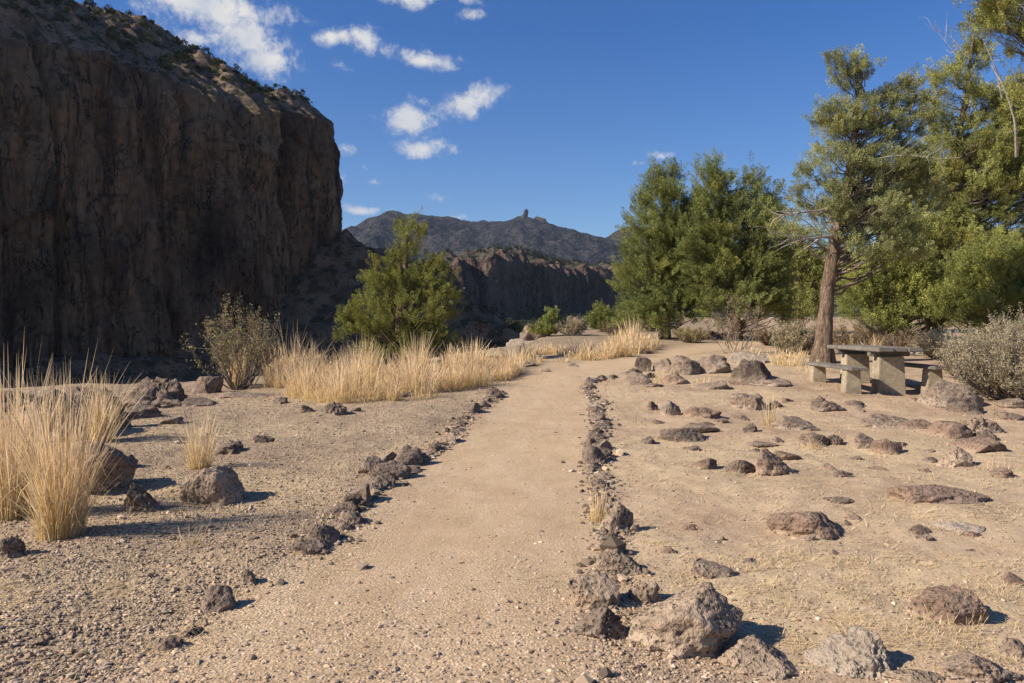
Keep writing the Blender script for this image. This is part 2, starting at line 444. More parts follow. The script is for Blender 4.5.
# ------------------------------------------------------------------ cliffs
def cliff_mesh(name, mat, foot, rimY, skyY, zbot, nu, nv, nslope, back, amp, seed, top_mat=None, notches=(), batter=3.0):
    """foot: plan polyline [(x,y)]; rimY/skyY: rows of the brink and the skyline by column; face + receding top"""
    foot = np.array(foot, float)
    seg = np.hypot(*np.diff(foot, axis=0).T); S = np.concatenate([[0], np.cumsum(seg)])
    s = np.linspace(0, S[-1], nu)
    P = np.stack([np.interp(s, S, foot[:, 0]), np.interp(s, S, foot[:, 1])], -1)
    k = max(3, int(nu * 10 / S[-1]) | 1)
    pp = np.vstack([np.repeat(P[:1], k // 2, 0), P, np.repeat(P[-1:], k // 2, 0)])
    P = np.stack([np.convolve(pp[:, i], np.ones(k) / k, 'valid') for i in (0, 1)], -1)
    T = norm(np.gradient(P, axis=0)); No = np.stack([T[:, 1], -T[:, 0]], -1)      # outward (towards +x,-y)
    px = 512 + F * P[:, 0] / np.maximum(P[:, 1], 30)
    d = np.hypot(0, P[:, 1])
    zr = CAMZ + (HZ - np.interp(px, *zip(*rimY))) * d / F
    B = P - No * back
    pxb = 512 + F * B[:, 0] / np.maximum(B[:, 1], 30)
    zs = CAMZ + (HZ - np.interp(pxb, *zip(*skyY))) * B[:, 1] / F
    if name != 'cliff': zr = zr + np.round(fbm(v3(s / 9, seed, 0), 3) * 4) * 1.1 + 1.2 * fbm(v3(s / 3.5, seed, 4), 2)
    zs = np.maximum(zs, zr + 1)
    kk = 15
    zs = np.convolve(np.concatenate([np.repeat(zs[:1], kk // 2), zs, np.repeat(zs[-1:], kk // 2)]), np.ones(kk) / kk, 'valid')
    v = np.linspace(0, 1, nv)
    zf = zbot + (zr[:, None] - zbot) * v[None]
    ss = np.repeat(s[:, None], nv, 1)
    q = lambda a, b, c=0.: v3((ss / a).ravel(), c + seed, (zf / b).ravel())
    col = fbm(q(20 * amp, 110 * amp), 4).reshape(ss.shape) * 6.5 * amp + np.abs(fbm(q(28 * amp, 60 * amp, 40), 3).reshape(ss.shape)) * 4 * amp
    flute = -np.clip(ridged(q(13 * amp, 90 * amp, 5), 2).reshape(ss.shape) - 1.0, 0, 1) * 6 * amp
    flute -= np.clip(ridged(q(7 * amp, 26 * amp, 31), 2).reshape(ss.shape) - 1.22, 0, 1) * 7 * amp
    led = fbm(q(30 * amp, 14 * amp, 9), 4).reshape(ss.shape) * .8 * amp
    fin = fbm(q(3.0 * amp, 7 * amp, 13), 4, .6).reshape(ss.shape) * .8 * amp
    def slabs(a, bb, sd, warp):
        U = (ss / a + warp * fbm(q(14, 14, sd), 3).reshape(ss.shape)).ravel(); W = (zf / bb + warp * fbm(q(18, 18, sd + 7), 3).reshape(ss.shape)).ravel()
        iu = np.floor(U); iw = np.floor(W); bd = np.full(U.shape, 9.); bid = np.zeros(U.shape, int); du = np.zeros(U.shape)
        for p_ in (-1, 0, 1):
            for r_ in (-1, 0, 1):
                cu, cw = iu + p_, iw + r_; h1 = _perm[(_perm[cu.astype(int) & 255] + cw.astype(int) + sd) & 255]
                fu = cu + (h1 % 16) / 16.; fw = cw + (h1 // 16) / 16.; d_ = (U - fu) ** 2 + (W - fw) ** 2
                m_ = d_ < bd; bd[m_] = d_[m_]; bid[m_] = h1[m_]; du[m_] = (U - fu)[m_]
        return (((bid * 37 % 256) / 255. - .5) + du * ((bid * 91 % 256) / 255. - .5) * 1.4).reshape(ss.shape)
    blk = slabs(15 * amp, 34 * amp, 3, .25) * 3.4 * amp + slabs(5.5 * amp, 10 * amp, 11, .3) * 1.1 * amp
    calm = (1 - .65 * np.exp(-((px - 338) / 14) ** 2))[:, None] if name == 'cliff' else 1.
    blocks = np.round(fbm(q(11 * amp, 30 * amp, 21), 2).reshape(ss.shape) * 4) * 1.2 * amp
    off = (col + flute + blk) * calm + led + fin * .7 + batter * (1 - v[None])
    for c, w_, dep in notches:
        pc = np.repeat(px[:, None], nv, 1)
        off -= dep * np.exp(-((pc - c - 3 * np.sin(zf / 9)) / w_) ** 2)
    # brink weathers back
    off -= 2.6 * amp * sstep(.9, 1, v[None]) * (1 + .6 * fbm(v3(s / (14 * amp), 3 + seed, 0), 3))[:, None]
    X = P[:, :1] + No[:, :1] * off; Y = P[:, 1:] + No[:, 1:] * off
    face = np.stack([X, Y, zf], -1)
    # receding top
    t = np.linspace(0, 1, nslope + 1)[1:]
    X0, Y0, Z0 = face[:, -1, 0], face[:, -1, 1], face[:, -1, 2]
    Xt = X0[:, None] + (B[:, :1] - X0[:, None]) * t[None]; Yt = Y0[:, None] + (B[:, 1:] - Y0[:, None]) * t[None]
    Zt = Z0[:, None] + (zs - Z0)[:, None] * (t[None] ** .85)
    rough = (.8 * fbm(v3((Xt / 5).ravel(), (Yt / 5).ravel(), 2), 4) + 1.6 * fbm(v3((Xt / 14).ravel(), (Yt / 14).ravel(), 6), 3)).reshape(Xt.shape) * (1.6 if name == 'cliff' else .6) * amp
    step = np.round(fbm(v3((Xt / 16).ravel(), (Yt / 16).ravel(), 16), 2).reshape(Xt.shape) * 3) * 1.0 * amp
    Zt = Zt + (rough + step) * np.minimum(1, 4 * t)[None]
    top = np.stack([Xt, Yt, Zt], -1)
    # back skirt
    bk = top[:, -1].copy(); bk[:, :2] -= No * 60 * amp; bk[:, 2] = np.maximum(bk[:, 2] - 30 * amp, zbot)
    bk2 = bk.copy(); bk2[:, 2] = zbot
    V = np.concatenate([face, top, bk[:, None], bk2[:, None]], 1)
    tot = V.shape[1]
    o = mesh_np(name, V.reshape(-1, 3), grid_faces(nu, tot), mat, smooth=True)
    if top_mat:
        o.data.materials.append(top_mat)
        vi = (np.arange((nu - 1) * (tot - 1)) % (tot - 1)) > nv + 1
        o.data.polygons.foreach_set('material_index', vi.astype(np.int32))
    return o, top
SKY_L = [(-400, -240), (-200, -150), (0, -38), (75, 0), (130, 20), (165, 38), (200, 60), (235, 76), (270, 96), (300, 108), (320, 118), (400, 135)]
RIM_L = [(-400, -20), (0, 42), (100, 55), (150, 66), (200, 92), (250, 118), (285, 116), (322, 120), (346, 128), (400, 150)]
cl, cl_top = cliff_mesh('cliff', M['cliff'], [(-150, 62), (-92, 118), (-84, 130), (-62, 164), (-45, 190), (-42.3, 197), (-46, 206), (-62, 226), (-100, 262)],
                RIM_L, SKY_L, -40, 900, 300, 70, 34, .8, 3.3, M['cliff_top'], [(293, 5, 6), (170, 3, 2.5), (60, 4, 2.5)], 3.0)
tag(cl, 'tall brown canyon wall in shade with vertical stains', 'cliff', kind='structure')
fc, fc_top = cliff_mesh('far_cliff', M['farcliff'], [(-110, 425), (-54, 472), (-5, 515), (42, 560), (80, 600), (135, 650), (260, 750)],
                [(250, 275), (440, 266), (462, 262), (490, 257), (503, 250), (520, 252), (538, 262), (560, 266), (600, 268), (618, 270), (700, 274), (900, 280)],
                [(250, 270), (440, 262), (462, 259), (490, 254), (503, 248), (520, 250), (538, 260), (560, 264), (600, 266), (618, 268), (700, 272), (900, 278)],
                -30, 700, 160, 30, 30, 1.2, 8.8, M['valley'], [(478, 3, 10), (541, 4, 16), (572, 3, 10), (603, 3, 9)], 6)
tag(fc, 'distant band of fluted brown cliffs below the mountain', 'cliff', kind='structure')

def build_talus():
    a = np.array([-84., 130.]); t = np.array([.5427, .84]); t /= np.linalg.norm(t); n = np.array([t[1], -t[0]])
    s = np.linspace(-90, 150, 300); w = np.concatenate([np.linspace(-60, 0, 30, endpoint=False), np.linspace(0, 110, 160)])
    S, W = np.meshgrid(s, w, indexing='ij'); X = a[0] + t[0] * S + n[0] * W; Y = a[1] + t[1] * S + n[1] * W
    zf = np.interp(S, [-90, 0, 30, 45, 58, 68, 78, 86, 96, 108, 125, 150], [-9, -7, -4, -1, 6, 13, 22, 20, 12, -4, -18, -30])
    Z = zf - .5 * np.clip(W, 0, None) * sstep(-30, 60, S).clip(.15, 1) - .25 * np.clip(-W - 4, 0, None) * (S > 78)
    Z = np.maximum(Z, -34 - .0 * W)
    p = np.stack([X.ravel(), Y.ravel(), 0 * X.ravel()], -1)
    Z = Z + ((ridged(p / 16, 4) - 1) * 1.6 + fbm(p / 4, 4) * .9).reshape(Z.shape) * 1.3
    o = mesh_np('talus_slope', np.stack([X, Y, Z], -1).reshape(-1, 3), grid_faces(*S.shape), M['talus'], smooth=True)
    tag(o, 'brown rubble slope at the foot of the tall cliff', 'slope', kind='structure')
build_talus()
def build_valley():
    xs = np.linspace(-160, 320, 200); ys = np.linspace(150, 620, 200)
    X, Y = np.meshgrid(xs, ys, indexing='ij')
    Z = -19 + (Y - 150) * .048 + 1.6 * fbm(v3(X.ravel() / 30, Y.ravel() / 30, 1), 4).reshape(X.shape)
    o = mesh_np('valley_floor', np.stack([X, Y, Z], -1).reshape(-1, 3), grid_faces(*X.shape), M['valley'], smooth=True)
    tag(o, 'shaded canyon floor below the distant cliffs', 'valley', kind='structure')
build_valley()
def build_mountain():
    ridge = [(100, 262), (250, 245), (330, 240), (352, 230), (372, 221), (395, 213), (430, 216), (455, 221), (480, 224), (505, 222), (518, 218), (530, 217), (545, 219), (565, 226), (590, 234), (607, 236), (628, 228), (660, 230), (700, 240), (780, 250), (1000, 262), (1300, 275)]
    xs = np.linspace(-1300, 1500, 560); ys = np.concatenate([np.linspace(900, 2300, 230), np.linspace(2320, 3000, 20)])
    X, Y = np.meshgrid(xs, ys, indexing='ij')
    D0 = 2050.
    zr = CAMZ + (HZ + 2.5 - np.interp(512 + F * X / D0, *zip(*ridge))) * D0 / F
    prof = np.where(Y < D0, ((Y - 900) / (D0 - 900)) ** 1.25, 1 - (Y - D0) / 1100)
    p = np.stack([X.ravel(), Y.ravel(), 0 * X.ravel()], -1)
    ns = ((ridged(p / 300, 5, .55) - 1.1) * 75).reshape(X.shape) * np.clip(1 - np.exp(-np.abs(Y - D0) / 300), .10, 1)
    Z = zr * prof + ns * prof.clip(.3, 1) + (fbm(p / 45, 4) * 7.0).reshape(X.shape) - 5
    o = mesh_np('mountain', np.stack([X, Y, Z], -1).reshape(-1, 3), grid_faces(*X.shape), M['mountain'], smooth=True)
    tag(o, 'dark scrub covered mountain ridge on the skyline', 'mountain', kind='structure')
build_mountain()

# ------------------------------------------------------------------ rocks
def ico(sub):
    bm = bmesh.new(); bmesh.ops.create_icosphere(bm, subdivisions=sub, radius=1)
    V = np.array([v.co[:] for v in bm.verts]); Fc = np.array([[v.index for v in f.verts] for f in bm.faces]); bm.free()
    return V, Fc
ICO = {k: ico(k) for k in (1, 2, 3, 4, 5, 6)}
def rock_shape(seed, sub=4, kind='lump'):
    V, Fc = ICO[sub]; rs = np.random.RandomState(seed); V = V.copy(); o = rs.uniform(-50, 50, 3)
    V *= (1 + .30 * fbm(V * 1.1 + o, 3))[:, None]
    ncut = {'lump': 9, 'block': 12, 'slab': 8, 'jag': 15}[kind]
    for _ in range(ncut):
        n = rs.normal(size=3)
        if kind == 'slab': n[2] *= 2.2
        n /= np.linalg.norm(n); dd = rs.uniform(.42, .8) if kind != 'lump' else rs.uniform(.6, .9)
        e = np.clip(V @ n - dd, 0, None); V -= (e * .88)[:, None] * n
    nr = norm(V)
    jag = {'lump': .07, 'block': .05, 'slab': .06, 'jag': .15}[kind]
    hq = .6 if sub >= 6 else 1.
    V += nr * (jag * hq * fbm(V * 3.2 + o, 4, .55))[:, None]
    V += nr * (jag * .4 * hq * (ridged(V * 7 + o, 3) - 1.1))[:, None]
    if sub >= 5:
        V += nr * (.012 * (fbm(V * 22 + o, 3)))[:, None]
        pit = np.clip(perlin(V * 13 + o) - .30, 0, 1); V -= nr * (pit * .11)[:, None]
    zc = np.percentile(V[:, 2], 22 if seed in (1001, 1030, 1002) else 44); low = V[:, 2] < zc
    V[low, 2] = zc - (zc - V[low, 2]) * .30
    zc0 = V[:, 2].min()
    V[:, :2] -= (V[:, :2].max(0) + V[:, :2].min(0)) / 2
    ext = np.ptp(V, axis=0); V[:, :2] /= ext[:2]; V[:, 2] = (V[:, 2] - V[:, 2].min()) / ext[2]
    _zf[seed] = (zc - zc0) / ext[2]
    return V, Fc
_zf = {}
_rc = {}
def rock(px, py, w, h, mat, label, kind='lump', hero=None, group=None, rot=None, dep=.8, tilt=0, cat='rock', name='rock', sink=.12):
    x, y = at(px, py)
    k_ = 1.15 if (px > 620 and py < 500) else 1.0
    W = w * k_ * y / F; D_ = W * dep; Hh = h * k_ * y / F
    # part of the visible height is the top surface seen from above
    Hh = max(Hh * .9 - .30 * D_ * CAMZ / y, .32 * Hh)
    y += D_ * .42; x = (px - 512) * y / F
    key = hero if hero is not None else (kind, random.randrange(6))
    sd = 1000 + (hero if hero is not None else hash_kind(kind) * 10 + key[1])
    if (key, mat) not in _rc:
        sd = 1000 + (hero if hero is not None else hash_kind(kind) * 10 + key[1])
        sub = 6 if (hero is not None and W > .3 and py > 500) else 5 if hero is not None else 4
        V, Fc = rock_shape(sd, sub, kind)
        o = mesh_np(name, V, Fc, M[mat], smooth=True); _rc[(key, mat)] = o
    else:
        o = _rc[(key, mat)].copy(); COL.objects.link(o); o.name = name
    Wb = W
    if hero not in (1, 2, 30): sink = min(.4, _zf[sd] + .04)
    o.scale = (Wb, D_, Hh / (1 - sink))
    a = rot if rot is not None else random.choice([0, math.pi]) + random.uniform(-.3, .3)
    o.rotation_euler = (0, tilt, a)
    o.location = (x, y, float(gz(x, y)[0]) - Hh * sink / (1 - sink) - .01)
    for k_ in ('group', 'label', 'category'):
        if k_ in o: del o[k_]
    return tag(o, label, cat, group)
def hash_kind(k): return {'lump': 1, 'block': 2, 'slab': 3, 'jag': 4}[k]

ROCKS = [
 # foreground right
 (690, 664, 118, 84, 'rock_tan', 'largest foreground boulder, rounded brown and pitted with a dark undercut', 'lump', 1, {'dep': .8}),
 (600, 643, 58, 40, 'rock_dark', 'dark craggy rock just left of the largest foreground boulder', 'jag', 2, {}),
 (596, 610, 52, 38, 'rock_tan', 'pale pointed rock at path edge above the dark craggy rock', 'block', 3, {}),
 (619, 579, 50, 31, 'rock_tan', 'brown rounded edging rock between the pale pointed rock and the tilted block', 'lump', 4, {}),
 (617, 532, 34, 33, 'rock_brown', 'tilted angular brown block beside the thin grass tuft on the path edge', 'block', 5, {}),
 (614, 543, 24, 13, 'rock_dark', 'small dark stone wedged below the tilted angular block', 'jag', None, {}),
 (646, 604, 36, 25, 'rock_tan', 'low tan rock touching the upper left of the largest foreground boulder', 'lump', 6, {}),
 (714, 583, 52, 22, 'rock_brown', 'flat brown rock half buried behind the largest foreground boulder', 'slab', 7, {}),
 (752, 566, 20, 9, 'rock_brown', 'small stone up slope from the flat half buried rock', 'jag', None, {}),
 (805, 538, 74, 30, 'rock_red', 'wide reddish lava hump alone on bare dirt', 'lump', 8, {}),
 (857, 684, 84, 54, 'rock_grey', 'grey craggy rock with lichen at the bottom edge', 'jag', 9, {}),
 (762, 682, 92, 38, 'rock_tan', 'broad low brown rock in front of the largest boulder', 'lump', 10, {}),
 (952, 626, 78, 44, 'rock_red', 'reddish boulder wrapped in pale grass at lower right', 'lump', 11, {}),
 (985, 690, 88, 38, 'rock_brown', 'pitted brown rock in the bottom right corner', 'jag', 12, {}),
 (918, 692, 60, 20, 'rock_tan', 'low sandy rock on bottom edge right of the grey craggy rock', 'slab', 13, {}),
 (1018, 590, 26, 15, 'rock_red', 'reddish rock cut by the right frame edge above the grass wrapped boulder', 'lump', None, {}),
 (1020, 660, 32, 22, 'rock_brown', 'brown rock at right frame edge near the bottom corner', 'lump', None, {}),
 (944, 504, 108, 26, 'rock_red', 'long flat reddish lava slab with a squared right end', 'slab', 14, {'dep': .55}),
 (957, 531, 58, 10, 'rock_grey', 'thin grey slab flush with ground below the long reddish slab', 'slab', None, {}),
 (857, 521, 22, 8, 'rock_red', 'small reddish stone right of the wide lava hump', 'lump', None, {}),
 (842, 506, 32, 6, 'rock_brown', 'low flat stone above the wide lava hump', 'slab', None, {}),
 (872, 500, 18, 6, 'rock_brown', 'small stone left of the long reddish slab', 'slab', None, {}),
 # middle field right
 (772, 475, 38, 27, 'rock_red', 'reddish dome shaped rock tallest in the middle field', 'lump', 15, {}),
 (786, 462, 28, 10, 'rock_red', 'low rock behind the reddish dome shaped rock', 'slab', None, {}),
 (739, 472, 32, 15, 'rock_dark', 'dark humped rock left of the reddish dome shaped rock', 'lump', None, {}),
 (705, 470, 28, 12, 'rock_red', 'small reddish hump second left of the dome shaped rock', 'lump', None, {}),
 (845, 479, 20, 9, 'rock_dark', 'small dark stone alone above the path of bare dirt', 'jag', None, {}),
 (881, 472, 22, 5, 'rock_red', 'thin flush reddish stone right of the small dark stone', 'slab', None, {}),
 (955, 468, 32, 22, 'rock_tan', 'tan upright rock with a dark right side above the long slab', 'block', 16, {}),
 (682, 443, 46, 15, 'rock_dark', 'wide dark low rock nearest the path in the middle field', 'slab', 17, {}),
 (701, 434, 34, 11, 'rock_brown', 'brown low rock touching the wide dark low rock', 'slab', None, {}),
 (764, 447, 30, 5, 'rock_brown', 'thin flush stone left of the grass sprouting rock', 'slab', None, {}),
 (815, 447, 26, 15, 'rock_brown', 'rock with pale grass sprouting over its front', 'lump', None, {}),
 (834, 445, 18, 11, 'rock_dark', 'small dark stone right of the grass sprouting rock', 'jag', None, {}),
 (867, 449, 25, 15, 'rock_brown', 'left one of a pair of round rocks in the straw', 'lump', None, {}),
 (888, 455, 26, 16, 'rock_red', 'right one of a pair of round rocks in the straw', 'lump', None, {}),
 (793, 430, 40, 13, 'rock_brown', 'flat brown rock right of the lone pale grass sprig', 'slab', None, {}),
 (751, 433, 15, 10, 'rock_dark', 'small dark stone left of the flat brown rock', 'jag', None, {}),
 (743, 421, 13, 6, 'rock_dark', 'tiny dark stone below the round backed rock', 'jag', None, {}),
 (703, 419, 34, 12, 'rock_red', 'reddish ridge of rock right of the square stone', 'jag', None, {}),
 (671, 416, 18, 15, 'rock_grey', 'grey square stone standing on bare dirt', 'block', 18, {}),
 (652, 411, 12, 10, 'rock_dark', 'small dark stone left of the grey square stone', 'jag', None, {}),
 (749, 411, 33, 17, 'rock_brown', 'round backed brown rock below the big dark boulder', 'lump', 19, {}),
 (828, 412, 32, 15, 'rock_dark', 'dark peaked rock in front of the picnic bench', 'jag', 20, {}),
 (861, 412, 12, 6, 'rock_brown', 'small stone right of the dark peaked rock', 'lump', None, {}),
 (888, 430, 48, 14, 'rock_brown', 'wide brown rock in the straw below the picnic table', 'slab', 21, {}),
 (921, 432, 40, 12, 'rock_red', 'flat reddish rock right of the wide brown rock', 'slab', None, {}),
 (950, 409, 50, 26, 'rock_brown', 'large tilted grey brown slab in front of the sagebrush', 'block', 22, {'tilt': .12}),
 (966, 414, 34, 13, 'rock_dark', 'dark rock propped against the large tilted slab', 'lump', None, {}),
 (952, 439, 38, 17, 'rock_red', 'reddish rounded rock below the flat reddish rock', 'lump', None, {}),
 (981, 433, 34, 17, 'rock_brown', 'brown ridged rock near the right edge', 'jag', 23, {}),
 (987, 441, 20, 11, 'rock_dark', 'dark stone against the brown ridged rock', 'jag', None, {}),
 (983, 453, 44, 16, 'rock_red', 'low reddish rock below the brown ridged rock', 'slab', None, {}),
 (1012, 421, 26, 10, 'rock_brown', 'low brown rock at right edge beside the ridged rock', 'slab', None, {}),
 (993, 399, 26, 9, 'rock_tan', 'flat tan rock under the sagebrush', 'slab', None, {}),
 (1013, 409, 28, 10, 'rock_brown', 'flat brown rock at right edge below the sagebrush', 'slab', None, {}),
 # boulder group behind
 (753, 386, 42, 27, 'rock_dark', 'big dark boulder below the pale flat topped rock', 'lump', 24, {}),
 (747, 364, 36, 13, 'rock_grey', 'pale grey flat topped rock in the boulder group', 'slab', 25, {'dep': .9}),
 (768, 386, 44, 10, 'rock_brown', 'low brown rock right of the big dark boulder', 'slab', None, {}),
 (711, 390, 34, 9, 'rock_brown', 'low brown rock left of the big dark boulder', 'slab', None, {}),
 (713, 374, 32, 18, 'rock_brown', 'brown rock between the domed rock and the dark boulder', 'jag', None, {}),
 (685, 375, 30, 19, 'rock_brown', 'brown domed rock in the middle of the boulder group', 'lump', 26, {}),
 (666, 373, 24, 14, 'rock_brown', 'brown rock left of the domed rock', 'lump', None, {}),
 (677, 384, 26, 11, 'rock_red', 'reddish low rock in front of the domed rock', 'lump', None, {}),
 (643, 372, 14, 15, 'rock_dark', 'dark upright stone at left end of the boulder group', 'block', 27, {}),
 (637, 385, 26, 14, 'rock_brown', 'brown rock in front of the dark upright stone', 'block', None, {}),
 (633, 376, 16, 8, 'rock_dark', 'small dark stone left of the dark upright stone', 'jag', None, {}),
 (650, 378, 14, 6, 'rock_dark', 'small dark stone right of the dark upright stone', 'jag', None, {}),
 (655, 388, 16, 5, 'rock_brown', 'thin flat stone below the dark upright stone', 'slab', None, {}),
 (711, 339, 20, 8, 'rock_dark', 'dark rock on the far side of the path under the junipers', 'jag', None, {}),
 (727, 338, 14, 6, 'rock_dark', 'smaller dark rock beside the one under the junipers', 'jag', None, {}),
 # far side of the path
 (626, 353, 14, 6, 'rock_dark', 'dark stone on far path edge below the juniper pair', 'slab', None, {}),
 (647, 354, 11, 4, 'rock_dark', 'small dark stone on far path edge below the juniper pair', 'slab', None, {}),
 (574, 367, 13, 5, 'rock_dark', 'dark stone in the far path bend', 'slab', None, {}),
 (524, 367, 26, 6, 'rock_brown', 'flat brown rock under the grass where the path bends', 'slab', None, {}),
 (545, 372, 12, 4, 'rock_brown', 'small flat stone where the path bends', 'slab', None, {}),
 # left ground
 (100, 497, 66, 64, 'rock_brown', 'large overhanging rock with dark hollow behind the tall grass', 'lump', 30, {'dep': 1.0, 'rot': .2}),
 (60, 442, 105, 62, 'rock_brown', 'big rock half hidden behind the tall left grass', 'lump', 31, {}),
 (112, 430, 50, 38, 'rock_dark', 'dark rock behind the grass clump left of the gap', 'jag', 32, {}),
 (20, 412, 60, 26, 'rock_dark', 'dark rock at far left rim behind the golden grass', 'jag', 42, {}),
 (84, 406, 60, 24, 'rock_brown', 'brown craggy rock on the rim left of the low brown rock', 'jag', 43, {}),
 (120, 470, 30, 16, 'rock_dark', 'dark low rock behind the overhanging rock', 'slab', None, {}),
 (143, 514, 40, 36, 'rock_dark', 'dark pointed rock standing in straw', 'jag', 33, {}),
 (212, 505, 66, 48, 'rock_tan', 'pale rounded boulder with a dark right side on the left ground', 'lump', 8, {'dep': .9, 'rot': .2}),
 (229, 456, 36, 15, 'rock_dark', 'dark low rock behind the pale rounded boulder', 'jag', 35, {}),
 (262, 444, 24, 10, 'rock_dark', 'dark jagged stone on gravel right of the low dark rock', 'jag', None, {}),
 (160, 408, 76, 36, 'rock_dark', 'dark craggy rock on the canyon rim left of the shrub', 'jag', 36, {}),
 (206, 394, 38, 21, 'rock_dark', 'dark blocky rock at the foot of the yellow shrub', 'block', 37, {}),
 (196, 407, 40, 10, 'rock_dark', 'dark low shelf of rock below the blocky rock', 'slab', None, {}),
 (136, 420, 56, 18, 'rock_dark', 'dark rock shelf below the craggy rim rock', 'slab', 38, {}),
 (130, 400, 34, 12, 'rock_brown', 'low brown rock left of the craggy rim rock', 'slab', None, {}),
 (170, 424, 26, 8, 'rock_brown', 'thin brown stone right of the dark rock shelf', 'slab', None, {}),
 (6, 560, 34, 30, 'rock_dark', 'dark rock at the left frame edge below the tall grass', 'jag', 39, {}),
 (246, 398, 56, 8, 'rock_brown', 'low brown ledge right of the yellow shrub', 'slab', None, {}),
 (333, 415, 30, 15, 'rock_dark', 'dark rock in front of the dry grass band', 'jag', 40, {}),
 (305, 413, 18, 9, 'rock_dark', 'smaller dark rock left of the one before the grass band', 'jag', None, {}),
 (280, 404, 16, 8, 'rock_dark', 'small dark rock between the shrub and the grass band', 'jag', None, {}),
 (355, 411, 14, 6, 'rock_dark', 'small dark rock right of the one before the grass band', 'slab', None, {}),
 (408, 397, 24, 7, 'rock_brown', 'flat brown rock tucked under the grass band', 'slab', None, {}),
 (215, 615, 34, 32, 'rock_dark', 'black shadowed rock alone on near left gravel', 'block', 41, {}),
 (246, 588, 18, 20, 'rock_brown', 'small brown rock between the black rock and the left edging', 'jag', None, {}),
 (190, 643, 24, 14, 'rock_dark', 'dark stone below the black shadowed rock', 'jag', None, {}),
 (165, 656, 34, 20, 'rock_brown', 'brown rock lowest on the left path edge', 'lump', None, {}),
 (220, 648, 10, 7, 'rock_brown', 'tiny stone right of the dark stone on near gravel', 'jag', None, {}),
 (30, 650, 26, 8, 'rock_brown', 'flat stone in the bottom left corner', 'slab', None, {}),
 (60, 520, 30, 12, 'rock_brown', 'low stone at the foot of the tall left grass', 'slab', None, {}),
]
for px, py, w, h, mt, lab, kd, hero, kw in ROCKS:
    rock(px, py, w, h, mt, lab, kd, hero, 'lava rocks scattered on the dry ground', **kw)
ORD = ['first', 'second', 'third', 'fourth', 'fifth', 'sixth', 'seventh', 'eighth', 'ninth', 'tenth', 'eleventh', 'twelfth', 'thirteenth', 'fourteenth', 'fifteenth', 'sixteenth', 'seventeenth', 'eighteenth', 'nineteenth', 'twentieth']
def ordn(i):
    return ORD[i] if i < 20 else 'twenty-' + ORD[i - 20] if i < 29 else 'thirty' if i == 29 else 'thirty-' + ORD[i - 30]
def chain(L, lo):
    out = []
    for i, a in enumerate(L):
        out.append(a)
        if i + 1 < len(L) and len(L) + (i + 1) <= lo:
            b_ = L[i + 1]; t = random.uniform(.4, .6)
            out.append((a[0] + (b_[0] - a[0]) * t + random.uniform(-5, 5) * a[2] / 25, a[1] + (b_[1] - a[1]) * t, (a[2] + b_[2]) * random.uniform(.32, .48), (a[3] + b_[3]) * random.uniform(.25, .4)))
    return out
LEFT = [(306, 558, 34, 24), (322, 547, 30, 24), (337, 533, 22, 16), (352, 527, 24, 20), (340, 517, 30, 22), (357, 504, 34, 26), (368, 494, 22, 16), (380, 490, 26, 24), (372, 476, 30, 22), (392, 480, 34, 22), (405, 468, 38, 24), (386, 465, 22, 13), (420, 464, 20, 14), (435, 452, 16, 13), (446, 444, 24, 15), (461, 426, 16, 6), (472, 414, 22, 12), (482, 408, 18, 9), (492, 399, 20, 14), (502, 395, 10, 6)]
for i, (px, py, w, h) in enumerate(chain(LEFT, 39)):
    k = ['jag', 'block', 'lump'][i % 3]
    mt = ['rock_dark', 'rock_brown', 'rock_dark'][i % 3]
    rock(px, py, w * 1.08 * random.uniform(.8, 1.2), h * .95 * random.uniform(.75, 1.2), mt, ordn(i) + ' stone from the near end of the left path edging', 'jag' if i % 2 else k, None,
         'stones edging the left of the path', name='edging_stone', cat='edging stone', dep=1.0)
RIGHT = [(607, 553, 22, 10), (604, 520, 16, 8), (600, 489, 22, 9), (603, 480, 22, 9), (592, 474, 14, 10), (595, 465, 28, 22), (600, 452, 22, 12), (592, 449, 18, 12), (598, 440, 22, 12), (601, 430, 18, 9), (600, 422, 20, 10), (597, 413, 18, 9), (601, 405, 14, 7), (594, 400, 14, 6), (587, 390, 18, 6), (590, 384, 16, 8), (601, 380, 10, 5), (612, 378, 10, 4)]
for i, (px, py, w, h) in enumerate(chain(RIGHT, 39)):
    rock(px, py, w * 1.1 * random.uniform(.8, 1.2), h * 1.0 * random.uniform(.75, 1.2), ['rock_brown', 'rock_dark', 'rock_dark'][i % 3], ordn(i) + ' small stone from the near end of the right path edging', ['jag', 'block', 'lump'][(i + 1) % 3], None,
         'stones edging the right of the path', name='edging_stone', cat='edging stone', dep=1.0)
for i in range(34):
    px = random.uniform(630, 1010); py = random.choice([random.uniform(400, 480), random.uniform(480, 620)])
    if px < 660 and py > 500: px += 60
    w_ = random.uniform(9, 18) * (1 if py < 480 else 1.3)
    rock(px, py, w_, w_ * random.uniform(.3, .5), random.choice(['rock_dark', 'rock_brown', 'rock_red']), 'small half buried stone lying between the larger rocks right of the path', random.choice(['jag', 'lump', 'slab']), None, 'small half buried stones right of the path', name='stone', cat='stone')
